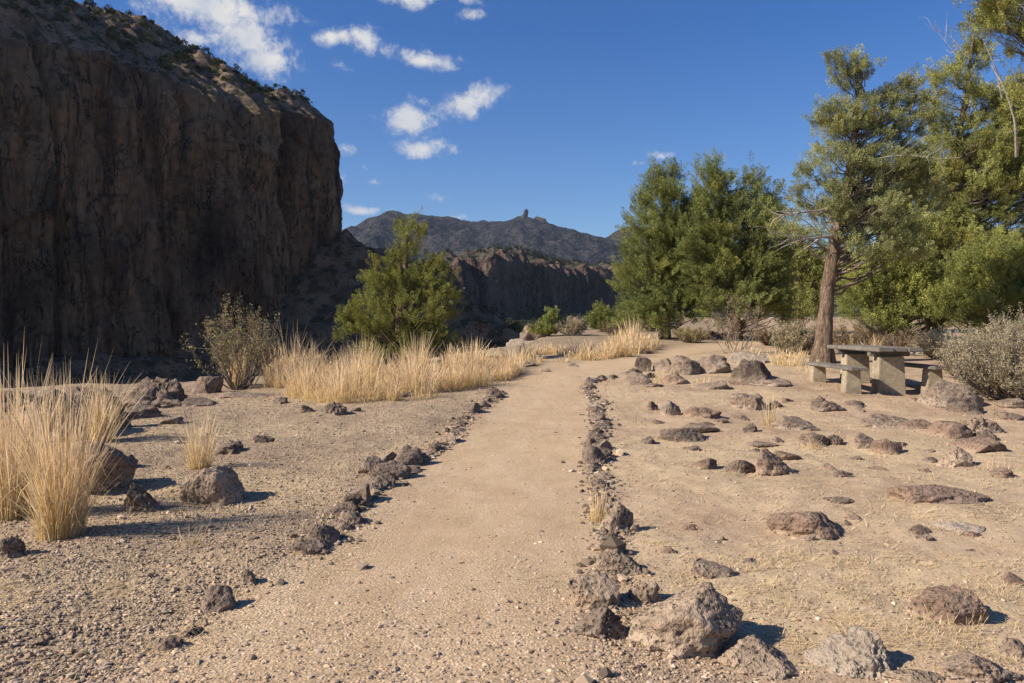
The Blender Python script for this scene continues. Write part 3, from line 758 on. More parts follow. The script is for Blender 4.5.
# pale outcrop beyond the path bend
def far_rock(px, py, d, w, h, mt, label, kind, seed):
    V, Fc = rock_shape(3000 + seed, 4, kind)
    o = mesh_np('outcrop_rock', V, Fc, M[mt], smooth=True)
    W = w * d / F; Hh = h * d / F
    o.scale = (W, W * .9, Hh * 1.35); o.location = (pxx(px, d), d, pz(py, d) - Hh * .22)
    return tag(o, label, 'rock', 'pale outcrop rocks beyond the path bend')
for a in [(530, 350, 36, 30, 24, 'rock_brown', 'tan blocky outcrop rock left of the small juniper beyond the path', 'jag', 1),
          (520, 352, 35.5, 30, 12, 'rock_grey', 'pale sloping outcrop rock rising from the grass at left', 'slab', 2),
          (577, 342, 40, 24, 22, 'rock_tan', 'blocky tan outcrop rock between the small junipers', 'block', 3),
          (596, 343, 41, 26, 16, 'rock_grey', 'pale outcrop rock below the right small juniper', 'lump', 4),
          (613, 343, 42, 30, 18, 'rock_grey', 'palest outcrop rock beside the juniper pair', 'block', 5),
          (562, 346, 38, 24, 10, 'rock_tan', 'low tan outcrop rock behind the grass', 'lump', 6)]:
    far_rock(*a)
V, Fc = rock_shape(4001, 4, 'jag')
sp = mesh_np('rock_spire', V, Fc, M['farcliff'], smooth=True); sp.scale = (23, 24, 60); sp.location = (pxx(524, 2050), 2050, pz(210, 2050) - 58)
tag(sp, 'small rock pinnacle standing on the mountain skyline', 'rock spire')
V, Fc = rock_shape(4002, 4, 'jag')
sp = mesh_np('rock_crag', V, Fc, M['farcliff'], smooth=True); sp.scale = (56, 50, 40); sp.location = (pxx(538, 2050), 2045, pz(217, 2050) - 40)
tag(sp, 'low crag right of the pinnacle on the mountain skyline', 'rock crag')

# ------------------------------------------------------------------ gravel (stuff)
def build_gravel():
    n = 135000
    u = RS.rand(n); y = 1 / (1 / 3.0 + u * (1 / 17. - 1 / 3.0))
    x = (RS.rand(n) * 1300 - 140 - 512) * y / F
    path, grav = masks(x, y)
    clump = fbm(v3(x * 1.1, y * 1.1, 5), 3)
    p = .22 + .9 * grav * (1 - .65 * path) + .25 * (path > .5) * sstep(5.5, 3.2, y) + .35 * clump.clip(0, 1)
    p += 1.2 * np.exp(-(((x - .55) / .45) ** 2 + ((y - 4.2) / .8) ** 2))
    keep = RS.rand(n) < p; x = x[keep]; y = y[keep]
    ex, ey = [], []                                       # rubble packed along both edging lines
    for Lst in (LEFT, RIGHT + [(616, 532), (619, 575), (597, 605), (604, 640)]):
        Lp = sorted([at(a[0], a[1]) for a in Lst], key=lambda v_: v_[1])
        for a, b_ in zip(Lp[:-1], Lp[1:]):
            m = int(math.hypot(a[0] - b_[0], a[1] - b_[1]) * 230); t = RS.rand(m)
            ex.append(a[0] + (b_[0] - a[0]) * t + RS.normal(0, .08, m)); ey.append(a[1] + (b_[1] - a[1]) * t + RS.normal(0, .1, m) + .08)
    ne = sum(map(len, ex)); x = np.concatenate([x] + ex); y = np.concatenate([y] + ey); n = len(x)
    r = np.clip(.0036 * np.exp(RS.normal(0, .5, n)), .002, .014) * (1 + .35 * masks(x, y)[1])
    r[-ne:] = np.clip(.013 * np.exp(RS.normal(0, .5, ne)), .006, .04)
    big = RS.rand(n) < .008; r[big] *= RS.uniform(1.8, 3., big.sum())
    r = np.maximum(r, .0008 * y)
    z = gz(x, y) + r * .3
    base, tf = ICO[1]; nb = len(base)
    V = base[None] * (1 + RS.uniform(-.35, .35, (n, nb, 1)))
    sc = np.stack([RS.uniform(.8, 1.5, n), RS.uniform(.7, 1.2, n), RS.uniform(.5, .85, n)], -1) * r[:, None]
    V = V * sc[:, None]
    a = RS.rand(n) * 6.28; c, s = np.cos(a)[:, None], np.sin(a)[:, None]
    V = np.stack([V[..., 0] * c - V[..., 1] * s, V[..., 0] * s + V[..., 1] * c, V[..., 2]], -1) + np.stack([x, y, z], -1)[:, None]
    fc = (tf[None] + (np.arange(n) * nb)[:, None, None]).reshape(-1, 3)
    t = RS.uniform(.55, 1.25, (n, 1)); warm = RS.uniform(-.08, .08, (n, 1))
    pal = RS.rand(n) < .05; t[pal] *= 1.45
    dk = RS.rand(n) < .12; t[dk] *= .5; t[-ne:] *= RS.uniform(.45, 1., (ne, 1))
    c = np.concatenate([t * (1 + warm), t, t * (1 - warm)], 1)
    o = mesh_np('gravel', V.reshape(-1, 3), fc, M['pebble'], vcol=np.repeat(c, nb, 0))
    tag(o, 'loose brown gravel strewn over the path and ground', 'gravel', kind='stuff')
build_gravel()

# ------------------------------------------------------------------ grass
def blades(P, Hh, lean, az, width, segs=5, head=True, curve=.5):
    """P (n,3) roots; Hh heights; lean outward metres at tip; returns verts, quads"""
    n = len(P); t = np.linspace(0, 1, segs + 1)
    d = np.stack([np.cos(az), np.sin(az)], -1)
    k = 1 + curve
    off = lean[:, None] * t[None] ** k
    z = Hh[:, None] * (t[None] - .12 * np.clip(lean / np.maximum(Hh, .01), 0, 1.5)[:, None] * t[None] ** 3)
    C = np.stack([P[:, :1] + d[:, :1] * off, P[:, 1:2] + d[:, 1:] * off, P[:, 2:] + z], -1)
    fa = RS.rand(n) * 6.28; sd = np.stack([np.cos(fa), np.sin(fa), 0 * fa], -1)
    w = np.interp(t, [0, .2, .7, .78, .9, 1], [1, .9, .5, 1.1 if head else .4, .9 if head else .2, .1])
    W = width[:, None] * w[None] * .5
    A = C + sd[:, None] * W[..., None]; B = C - sd[:, None] * W[..., None]
    br = RS.rand(n) < .10                                   # some stems are snapped over
    for Q in (A, B):
        Q[br, -2:, 2] = Q[br, -3:-2, 2] - np.abs(Q[br, -2:, 2] - Q[br, -3:-2, 2]) * .7
        Q[br, -2:, :2] += d[br][:, None] * (Hh[br] * .10)[:, None, None]
    V = np.stack([A, B], 2).reshape(n, -1, 3)
    f = np.array([[2 * i, 2 * i + 1, 2 * i + 3, 2 * i + 2] for i in range(segs)])
    nb = 2 * (segs + 1)
    Fq = (f[None] + (np.arange(n) * nb)[:, None, None]).reshape(-1, 4)
    return V.reshape(-1, 3), Fq, nb
def tuft(x, y, z, n, Hh, R_, spread, width=.005, yellow=1., curve=.6, short=.25):
    r = R_ * np.sqrt(RS.rand(n)); a = RS.rand(n) * 6.28
    P = np.stack([x + r * np.cos(a), y + r * np.sin(a), np.full(n, z)], -1)
    h = Hh * (.22 + .78 * RS.beta(1.5, 1.9, n)) * (1 - .25 * (r / R_) ** 2)
    if n > 60: h *= 1 + .18 * np.sin(3 * a + x * 7 + z) * (r / R_)
    sh = RS.rand(n) < short; h[sh] *= RS.uniform(.2, .6, sh.sum())
    az = a + RS.normal(0, .6, n); lean = h * spread * np.abs(RS.normal(.45, .5, n)) * (.5 + r / R_) * (1 + .8 * sh)
    V, Fq, nb = blades(P, h, lean, az, np.full(n, width) * RS.uniform(.7, 1.3, n), curve=curve)
    t = RS.uniform(.62, 1.15, n); g = RS.rand(n)
    old = RS.rand(n) < .10; t[old] *= .62
    c = np.stack([t, t * (.94 + .08 * g), t * (.80 + .45 * g)], -1)
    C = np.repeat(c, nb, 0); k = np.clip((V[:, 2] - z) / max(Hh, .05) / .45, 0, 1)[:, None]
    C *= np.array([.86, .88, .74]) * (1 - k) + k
    return V, Fq, C
def join(parts):
    Vs, Fs, Cs = [], [], []; o = 0
    for V, Fq, C in parts:
        Vs.append(V); Fs.append(Fq + o); Cs.append(C); o += len(V)
    return np.concatenate(Vs), np.concatenate(Fs), np.concatenate(Cs)
def grass_thing(px, py, hpx, Rm, n, spread, label, width=.0045, group='dry bunchgrass clumps', mat='grass', short=.25, curve=.6):
    x, y = at(px, py); y += Rm * .5; x = (px - 512) * y / F
    z = float(gz(x, y)[0])
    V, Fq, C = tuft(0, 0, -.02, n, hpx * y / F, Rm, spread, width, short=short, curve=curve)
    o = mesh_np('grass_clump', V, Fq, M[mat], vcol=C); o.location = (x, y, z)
    return tag(o, label, 'grass clump', group)
grass_thing(58, 542, 205, .15, 850, .32, 'tallest golden grass clump at left frame edge, leaning right', .0045)
grass_thing(8, 520, 200, .2, 800, .26, 'golden grass clump cut by the left frame edge', .0055)
grass_thing(30, 490, 150, .10, 160, .30, 'golden grass clump behind the tallest left clump', .006)
grass_thing(100, 442, 90, .13, 420, .32, 'upright grass clump between the left rocks', .007)
grass_thing(198, 470, 84, .11, 260, .38, 'sparse green based grass clump behind the pale boulder', .005)
grass_thing(236, 386, 60, .20, 320, .35, 'short grass clump in front of the yellow shrub', .010)
grass_thing(598, 524, 52, .07, 150, .25, 'thin pale grass tuft beside the tilted angular block', .004)
grass_thing(770, 426, 40, .08, 90, .22, 'lone pale grass sprig among middle field rocks', .006)
grass_thing(790, 366, 22, .45, 260, .35, 'short dry grass beside the leaning trunk', .012)
grass_thing(745, 362, 20, .5, 240, .35, 'short dry grass behind the pale flat topped rock', .012)
grass_thing(702, 388, 16, .2, 90, .5, 'short dry grass between rocks of the boulder group', .007)
grass_thing(665, 382, 18, .25, 120, .5, 'short dry grass at left of the boulder group', .007)
grass_thing(815, 450, 18, .12, 70, .6, 'pale grass spray over the sprouting rock', .005)
grass_thing(955, 632, 34, .16, 110, .5, 'pale grass spray in front of the grass wrapped boulder', .0035)
grass_thing(1000, 475, 18, .2, 80, .6, 'short dry grass right of the tan upright rock', .005)
grass_thing(815, 372, 16, .4, 120, .4, 'dry grass at the foot of the leaning trunk', .010)
grass_thing(962, 372, 20, .5, 200, .4, 'dry grass between picnic table and sagebrush', .010)
grass_thing(188, 548, 30, .08, 80, .9, 'small greenish weed on the shaded gravel', .003)
# continuous bands nobody could count
def band(name, label, poly, n_t, H0, per, width, d0=.25):
    parts = []
    for _ in range(n_t):
        i = RS.randint(len(poly) - 1); a, b_ = poly[i], poly[i + 1]; t = RS.rand()
        px = a[0] + (b_[0] - a[0]) * t; py0 = a[1] + (b_[1] - a[1]) * t; py1 = a[2] + (b_[2] - a[2]) * t; hp = a[3] + (b_[3] - a[3]) * t
        py = py1 + (py0 - py1) * RS.rand() ** 1.2
        x, y = at(px, py)
        h = 1.12 * hp * (.5 + .85 * RS.rand() ** 1.3) * y / F * (1 + .25 * math.sin(px * .11) + .12 * math.sin(px * .31))
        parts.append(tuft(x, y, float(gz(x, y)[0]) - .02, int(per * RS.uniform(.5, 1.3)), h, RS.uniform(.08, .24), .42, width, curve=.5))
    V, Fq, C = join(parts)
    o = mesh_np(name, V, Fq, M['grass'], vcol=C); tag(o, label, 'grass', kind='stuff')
band('tall_grass', 'band of tall golden dry grass along the canyon rim', [(268, 388, 376, 44), (300, 402, 378, 46), (345, 404, 380, 40), (400, 402, 380, 42), (450, 394, 376, 32), (500, 382, 370, 24), (515, 376, 368, 18)], 230, .9, 110, .008)
band('far_grass', 'pale dry grass along the far side of the path', [(440, 380, 366, 24), (500, 374, 358, 19), (540, 364, 353, 13), (600, 362, 351, 16), (622, 358, 348, 32), (640, 354, 348, 18), (655, 350, 345, 12)], 175, .6, 70, .013)
band('brush_grass', 'dry grass growing under the junipers behind the table', [(770, 362, 350, 16), (840, 356, 346, 16), (900, 354, 344, 14), (980, 356, 346, 14), (1040, 360, 348, 16)], 90, .5, 60, .014)

def build_straw():
    n = 130000
    u = RS.rand(n); y = 1 / (1 / 3.1 + u * (1 / 19. - 1 / 3.1)); x = (RS.rand(n) * 1200 - 90 - 512) * y / F
    sm = straw_mask(x, y); cl = sstep(-.15, .35, fbm(v3(x * 3, y * 3, 8), 3))
    keep = RS.rand(n) < (sm ** 1.3) * cl * 1.0 + .006; x = x[keep]; y = y[keep]; n = len(x)
    L = RS.uniform(.04, .16, n); a = RS.normal(.5, .9, n) + (RS.rand(n) < .4) * 1.5
    z0 = gz(x, y) + .006; dx = np.cos(a) * L; dy = np.sin(a) * L; z1 = gz(x + dx, y + dy) + .004 + RS.rand(n) ** 4 * .02
    w = np.maximum(.0010, .00028 * y) * RS.uniform(.7, 1.4, n)
    nx, ny = -np.sin(a) * w, np.cos(a) * w; zm = (z0 + z1) / 2 + RS.rand(n) * .012
    bend = RS.normal(0, .12, n) * L
    A = np.stack([x - nx, y - ny, z0], -1); B = np.stack([x + nx, y + ny, z0], -1)
    mx_, my_ = x + dx / 2 - np.sin(a) * bend, y + dy / 2 + np.cos(a) * bend
    C = np.stack([mx_ + nx, my_ + ny, zm], -1); D_ = np.stack([mx_ - nx, my_ - ny, zm], -1)
    E = np.stack([x + dx, y + dy, z1], -1)
    V = np.stack([A, B, C, D_, E], 1).reshape(-1, 3); k = np.arange(n)[:, None] * 5
    q = (np.array([[0, 1, 2, 3]]) + k); t = (np.array([[3, 2, 4]]) + k)
    tt = RS.uniform(.6, 1.15, (n, 1)); c = np.concatenate([tt, tt * .97, tt * RS.uniform(.75, 1.1, (n, 1))], 1)
    o = mesh_np('straw_litter', V, [q, t], M['straw'], vcol=np.repeat(c, 5, 0))
    tag(o, 'flattened dry straw lying in patches on the dirt', 'straw', kind='stuff')
    # short stubble standing in the straw patches
    n = 5000
    u = RS.rand(n); y = 1 / (1 / 3.2 + u * (1 / 17. - 1 / 3.2)); x = (RS.rand(n) * 1200 - 90 - 512) * y / F
    keep = RS.rand(n) < (straw_mask(x, y) ** 2) * sstep(.0, .4, fbm(v3(x * 4, y * 4, 3), 2)); x = x[keep]; y = y[keep]
    x = np.repeat(x, 6) + RS.normal(0, .02, len(x) * 6); y = np.repeat(y, 6) + RS.normal(0, .02, len(y) * 6); n = len(x)
    h = RS.uniform(.015, .07, n)
    V, Fq, nb = blades(np.stack([x, y, gz(x, y)], -1), h, h * RS.uniform(.2, 1.3, n), RS.rand(n) * 6.28, np.maximum(.0015, .0003 * y), 3, False)
    tt = RS.uniform(.6, 1.1, (n, 1)); c = np.concatenate([tt, tt, tt * .9], 1)
    o = mesh_np('grass_stubble', V, Fq, M['straw'], vcol=np.repeat(c, nb, 0))
    tag(o, 'short dry grass stubble standing in the straw patches', 'stubble', kind='stuff')
build_straw()

# ------------------------------------------------------------------ wood (tubes)
def tubes(paths, sides=6):
    """paths: list of (pts (k,3), radii (k))"""
    Vs, Fs = [], []; o = 0
    ang = np.arange(sides) * 2 * np.pi / sides
    for P, r in paths:
        P = np.asarray(P, float); r = np.asarray(r, float); k = len(P)
        T = norm(np.gradient(P, axis=0)); ref = np.array([.3, .9, .1]) if abs(T[0][2]) > .8 else np.array([0, 0, 1.])
        A = norm(np.cross(T, ref)); B = np.cross(T, A)
        ring = P[:, None] + (A[:, None] * np.cos(ang)[None, :, None] + B[:, None] * np.sin(ang)[None, :, None]) * r[:, None, None]
        Vs.append(ring.reshape(-1, 3))
        i = np.arange(k - 1)[:, None] * sides + np.arange(sides)[None]; j = np.arange(k - 1)[:, None] * sides + (np.arange(sides)[None] + 1) % sides
        Fs.append(np.stack([i, j, j + sides, i + sides], -1).reshape(-1, 4) + o); o += k * sides
    return np.concatenate(Vs), np.concatenate(Fs)
def bez(a, b, sag, k=6, wob=.0):
    t = np.linspace(0, 1, k)[:, None]; m = (np.asarray(a) + b) / 2 + sag
    P = (1 - t) ** 2 * a + 2 * t * (1 - t) * m + t ** 2 * b
    if wob: P[1:-1] += RS.normal(0, wob, (k - 2, 3))
    return P

# ------------------------------------------------------------------ foliage
def leaves(C, A, L, Rr, per, lw, ll, tint):
    """C (n,3) sprig base, A (n,3) sprig axis; per leaves around each sprig"""
    n = len(C); t = RS.rand(n, per) ** .8
    rad = RS.normal(size=(n, per, 3)); rad -= (rad * A[:, None]).sum(-1, keepdims=True) * A[:, None]; rad = norm(rad)
    prof = np.sin(np.clip(t * .9 + .12, 0, 1) * np.pi) ** .7
    pos = C[:, None] + A[:, None] * (t * L[:, None])[..., None] + rad * (prof * Rr[:, None] * RS.uniform(.3, 1, (n, per)))[..., None]
    d = norm(A[:, None] * RS.uniform(.3, 1.1, (n, per, 1)) + rad * RS.uniform(.3, 1., (n, per, 1)) + RS.normal(0, .3, (n, per, 3)))
    outw = norm(rad * .8 + A[:, None] * .35 + RS.normal(0, .38, (n, per, 3)))
    s = norm(np.cross(d, outw))
    le = ll * RS.uniform(.6, 1.3, (n, per, 1)); wi = lw * RS.uniform(.6, 1.3, (n, per, 1))
    a = pos; b = pos + d * le * .45 + s * wi * .5; c = pos + d * le; e = pos + d * le * .45 - s * wi * .5
    V = np.stack([a, b, c, e], 2).reshape(-1, 3); m = n * per
    Fq = np.arange(m * 4).reshape(m, 4)
    col = (tint[:, None] * RS.uniform(.78, 1.2, (n, per, 1)))
    return V, Fq, np.repeat(col.reshape(-1, 3), 4, 0)
def juniper(name, label, cat, base, d, trunk, lobes, mat, nclus, tufts=11, per=42, leaf=.05, group=None, bark='bark', dead=(), ycomp=.85, csize=.36, foot=None, yellow=.3, deadtw=0, thin=1.):
    """base (px,row) foot of the trunk; trunk [(px,row,radius m)]; lobes [(px,row,rx px,ry px[,weight])] all at depth d"""
    bx, by = pxx(base[0], d), d; bz = float(height(bx, by)[0])
    T = empty(name, (bx, by, bz), label, cat, group)
    loc = lambda px, py, dy=0: np.array([pxx(px, d) - bx, dy, pz(py, d) - bz])
    tp = [np.array([0, 0, -.10])] + [loc(a, b) for a, b, _ in trunk]; tr = [trunk[0][2] * 1.7] + [r for *_, r in trunk]
    tp = np.array(tp); k = len(tp); tt = np.linspace(0, k - 1, k * 6)
    TP = np.stack([np.interp(tt, range(k), tp[:, i]) for i in range(3)], -1); TR = np.interp(tt, range(k), tr)
    for _ in range(2): TP[1:-1] = (TP[:-2] + 2 * TP[1:-1] + TP[2:]) / 4
    TP[1:, 1] += .12 * fbm(v3(TP[1:, 2] * .9, 1, bx), 2)
    V, Fq = tubes([(TP, TR * (1 + .10 * fbm(v3(TP[:, 2] * 3, 0, bx), 2)))], 16)
    c0 = np.repeat(TP, 16, 0); dv = V - c0; an = np.arctan2(dv[:, 1], dv[:, 0])
    V = c0 + dv * (1 + .12 * fbm(v3(np.cos(an) * 2.5, np.sin(an) * 2.5, V[:, 2] * .5), 3))[:, None]
    mesh_np('trunk', V, Fq, M[bark], T, smooth=True)
    w = np.array([l[2] * l[3] * (l[4] if len(l) > 4 else 1) for l in lobes], float); w /= w.sum()
    CL, ax = [], []
    for i, l in enumerate(lobes):
        m = max(2, int(round(nclus * w[i]))); c = loc(l[0], l[1]); rx = l[2] * d / F; rz = l[3] * d / F; ry = rx * ycomp
        u = norm(RS.normal(size=(m, 3))) * (RS.rand(m, 1) ** .38) * RS.uniform(.8, 1.08, (m, 1))
        p = c + u * np.array([rx, ry, rz]); CL.append(p)
        axis_pt = np.stack([np.interp(p[:, 2], TP[:, 2], TP[:, 0]), np.interp(p[:, 2], TP[:, 2], TP[:, 1]), p[:, 2]], -1)
        ax.append(norm((p - axis_pt) * .35 + (p - c) * .5 + np.array([0, 0, .55])))
    CL = np.concatenate(CL); ax = np.concatenate(ax)
    CL[:, 2] = np.maximum(CL[:, 2], .15 + 0 * CL[:, 2])
    # limbs: trunk to each cluster
    paths = []
    for i, c in enumerate(CL):
        h = c[2] - .25 * np.hypot(c[0], c[1]) - .35
        z0 = np.clip(h, TP[0, 2] + .25 * min(1.5, TP[-1, 2]), TP[-1, 2] * .97)
        j = int(np.argmin(np.abs(TP[:, 2] - z0))); a = TP[j]
        L = np.linalg.norm(c - a)
        r0 = min(TR[j] * .5, .010 + .014 * L)
        if i % 3 == 0 or (L < 2 and i % 2 == 0): paths.append((bez(a, c, np.array([0, 0, -.08 * L]), 7, .035 * L ** .5), np.linspace(r0, .006, 7)))
    if paths:
        V, Fq = tubes(paths, 5); mesh_np('limbs', V, Fq, M['limb'], T, smooth=True)
    # sprigs
    n = len(CL); m = tufts
    off = RS.normal(size=(n, m, 3)); off = norm(off) * (RS.rand(n, m, 1) ** .5) * csize * RS.uniform(.55, 1.35, (n, 1, 1))
    off[..., 2] *= .8
    C = (CL[:, None] + off).reshape(-1, 3)
    A = norm(np.repeat(ax, m, 0) + .55 * off.reshape(-1, 3) / csize + RS.normal(0, .28, (n * m, 3)) + np.array([0, 0, .35]))
    C[:, 2] = np.maximum(C[:, 2], .1)
    Ls = csize * RS.uniform(.5, 1.15, n * m); Rr = csize * RS.uniform(.14, .30, n * m) * thin
    base_t = RS.uniform(.68, 1.3, (n, 1, 1)) * RS.uniform(.72, 1.28, (n, m, 1)); yl = (RS.rand(n, 1, 1) < yellow) * RS.rand(n, 1, 1)
    tint = base_t * np.concatenate([1 + .24 * yl, 1 + .10 * yl, 1 - .1 * yl], -1) * np.ones((n, m, 1))
    V, Fq, Cc = leaves(C, A, Ls, Rr, int(per * 1.4), leaf * .32, leaf * .95, tint.reshape(-1, 3))
    mesh_np('crown', V, Fq, M[mat], T, vcol=Cc)
    # dead limbs
    for pts, r0 in dead:
        P = np.array([loc(a, b, c) for a, b, c in pts]); kk = len(P); t2 = np.linspace(0, kk - 1, kk * 4)
        Pn = np.stack([np.interp(t2, range(kk), P[:, i]) for i in range(3)], -1)
        for _ in range(2): Pn[1:-1] = (Pn[:-2] + 2 * Pn[1:-1] + Pn[2:]) / 4
        paths = [(Pn, np.linspace(r0, r0 * .25, len(Pn)))]
        for _ in range(deadtw):
            j = RS.randint(len(Pn) // 4, len(Pn)); L = RS.uniform(.25, .8)
            e = Pn[j] + norm(RS.normal(size=3) + (Pn[-1] - Pn[0]) * .8) * L
            paths.append((bez(Pn[j], e, RS.normal(0, .08, 3), 5), np.linspace(r0 * .3, .003, 5)))
        V, Fq = tubes(paths, 6); mesh_np('dead_branch', V, Fq, M['deadwood'], T, smooth=True)
    return T

juniper('juniper_tree', 'bushy juniper with pointed top behind the golden grass, left of centre', 'tree', (403, 372), 21.0,
        [(402, 345, .17), (400, 320, .13), (404, 280, .09), (408, 232, .03)],
        [(408, 236, 16, 14), (400, 258, 22, 16), (385, 285, 24, 20), (430, 278, 16, 20), (402, 285, 24, 18), (368, 318, 28, 24, .9), (404, 315, 44, 34), (434, 300, 20, 32), (350, 330, 12, 16), (425, 345, 34, 18), (385, 345, 34, 18)],
        'leafD', 185, 13, 64, .040, csize=.27)
juniper('juniper_tree', 'dense dark juniper at left of the pair beyond the path', 'tree', (664, 340), 31.0,
        [(664, 320, .18), (664, 280, .14), (668, 230, .1), (670, 175, .03)],
        [(668, 182, 14, 20), (660, 208, 24, 26), (650, 240, 30, 30), (642, 275, 28, 28), (648, 312, 34, 26), (678, 250, 30, 45), (680, 300, 34, 34), (690, 215, 14, 25)],
        'leafA', 360, 13, 62, .056, group='junipers beyond the path', csize=.42)
juniper('juniper_tree', 'dense dark juniper at right of the pair beyond the path', 'tree', (735, 338), 30.0,
        [(735, 320, .2), (730, 280, .16), (722, 230, .1), (716, 170, .03)],
        [(712, 184, 13, 24), (718, 215, 26, 30), (750, 192, 10, 24, .8), (748, 225, 28, 28), (705, 255, 28, 40), (732, 285, 44, 40), (765, 255, 22, 32), (775, 300, 20, 28), (775, 212, 12, 24, .6)],
        'leafA', 400, 13, 62, .056, group='junipers beyond the path', csize=.42)
juniper('juniper_tree', 'tall juniper with leaning reddish trunk and several leaders beside the table', 'tree', (822, 363), 20.0,
        [(823, 345, .21), (826, 315, .175), (831, 255, .15), (842, 200, .11), (852, 140, .07), (858, 75, .03)],
        [(833, 82, 9, 24), (857, 80, 13, 22), (884, 98, 8, 18), (903, 86, 9, 24), (832, 120, 20, 24), (862, 125, 26, 32), (898, 128, 20, 28), (838, 170, 32, 30), (885, 170, 36, 32), (918, 100, 8, 8, .7),
         (826, 212, 32, 22), (870, 215, 40, 28), (900, 240, 26, 26), (806, 190, 10, 30, .6), (860, 250, 34, 16, .8), (788, 232, 30, 9, .5), (920, 185, 22, 30)],
        'leafC', 330, 13, 66, .038, csize=.27, dead=[([(838, 205, 0), (812, 214, -.5), (785, 218, -1.), (765, 222, -1.1)], .045), ([(838, 235, 0), (808, 240, -.4), (780, 244, -.9), (757, 236, -1.2)], .04), ([(850, 165, -.1), (880, 162, -.8), (905, 168, -1.2)], .014)], deadtw=12, yellow=.45)
juniper('juniper_tree', 'huge olive juniper with bare pale limbs filling the right side', 'tree', (938, 350), 26.0,
        [(934, 330, .17), (926, 295, .15), (935, 240, .13), (950, 170, .10), (962, 100, .08), (968, 38, .03)],
        [(970, 45, 10, 14), (948, 82, 18, 22), (975, 102, 24, 16), (934, 125, 18, 28), (966, 145, 40, 28), (1004, 120, 26, 24), (925, 175, 34, 28), (970, 190, 50, 34), (1015, 185, 40, 40), (905, 225, 40, 30),
         (955, 240, 56, 34), (1010, 250, 45, 40), (1050, 180, 40, 60), (905, 262, 38, 20), (985, 285, 50, 22), (925, 290, 30, 18), (1010, 95, 16, 14), (990, 165, 40, 30), (1030, 140, 40, 40), (975, 60, 14, 14), (1015, 120, 30, 34), (1022, 170, 30, 30)],
        'leafB', 880, 13, 52, .052, csize=.36, dead=[([(990, 165, -1.2), (975, 138, -1.9), (960, 108, -2.1), (948, 88, -2.1)], .05), ([(975, 110, -1.2), (962, 88, -1.6), (945, 62, -1.8)], .03), ([(960, 70, 0), (945, 50, 0), (925, 28, 0)], .02), ([(962, 60, 0), (948, 42, 0), (935, 34, 0)], .016), ([(1040, 125, -1.6), (1010, 122, -2), (985, 118, -2.2)], .02)], deadtw=5, yellow=.5)
juniper('juniper_tree', 'nearest juniper whose sunlit upper boughs hang in from the top right corner', 'tree', (1105, 380), 15.5,
        [(1100, 340, .28), (1095, 260, .24), (1085, 150, .18), (1070, 60, .12), (1060, -20, .06)],
        [(1002, 8, 28, 20), (982, 26, 16, 13), (1022, 34, 20, 14), (960, 8, 16, 10, .6), (1020, 62, 14, 12, .6), (1040, -10, 40, 30), (1075, 40, 30, 40), (1090, 130, 40, 60), (1100, 230, 40, 60), (1012, 98, 12, 8, .5)],
        'leafB', 300, 12, 56, .038, csize=.27, dead=[([(1070, 60, 0), (1040, 40, -.3), (1010, 28, -.6), (988, 8, -.8)], .028), ([(1070, 100, 0), (1040, 95, -.2), (1012, 90, -.4)], .012)], deadtw=8, yellow=.55)
juniper('juniper_tree', 'low bright green juniper directly behind the picnic table', 'tree', (885, 344), 24.8,
        [(880, 320, .14), (880, 290, .1), (882, 262, .03)],
        [(882, 272, 26, 16), (862, 292, 28, 18), (900, 292, 30, 20), (880, 316, 42, 14), (925, 296, 24, 24), (940, 318, 26, 14), (915, 275, 22, 16)],
        'leafG', 250, 11, 40, .058, group='low junipers behind the table', csize=.38)
juniper('juniper_tree', 'low bright green juniper behind the large sagebrush', 'tree', (985, 346), 22.5,
        [(985, 320, .14), (985, 290, .1), (985, 255, .03)],
        [(975, 270, 26, 22), (1000, 262, 30, 22), (985, 300, 40, 24), (1020, 295, 34, 28), (1000, 325, 46, 14), (950, 305, 20, 16)],
        'leafG', 270, 11, 42, .054, group='low junipers behind the table', csize=.34)
juniper('juniper_tree', 'shadowy juniper seen in the gap left of the leaning trunk', 'tree', (800, 336), 36.0,
        [(800, 318, .18), (800, 280, .12), (802, 235, .04)],
        [(800, 245, 24, 18), (792, 272, 28, 24), (815, 280, 30, 28), (800, 308, 34, 18), (840, 270, 26, 26)],
        'leafB', 190, 10, 28, .085, csize=.46)
juniper('juniper_tree', 'shadowy juniper far back between the leaning trunk and huge juniper', 'tree', (905, 334), 38.0,
        [(905, 318, .2), (905, 250, .14), (905, 170, .04)],
        [(905, 190, 30, 30), (890, 235, 40, 34), (930, 240, 40, 34), (900, 285, 46, 30), (950, 280, 36, 34)],
        'leafA', 300, 10, 26, .09, csize=.5)
juniper('juniper_tree', 'small pointed juniper beside tan outcrop rocks where the path bends', 'tree', (549, 352), 34.0,
        [(549, 345, .08), (549, 335, .06), (551, 318, .02)],
        [(551, 322, 6, 8), (548, 336, 11, 10), (542, 345, 12, 7)], 'leafG', 60, 8, 26, .085, group='small junipers beyond the path bend', csize=.26)
juniper('juniper_tree', 'small round juniper beside the left edge of the juniper pair', 'tree', (602, 346), 38.0,
        [(602, 336, .08), (602, 325, .06), (603, 312, .02)],
        [(602, 315, 7, 8), (598, 325, 12, 10), (612, 322, 10, 12), (606, 335, 14, 6)], 'leafA', 80, 8, 26, .09, group='small junipers beyond the path bend', csize=.3)

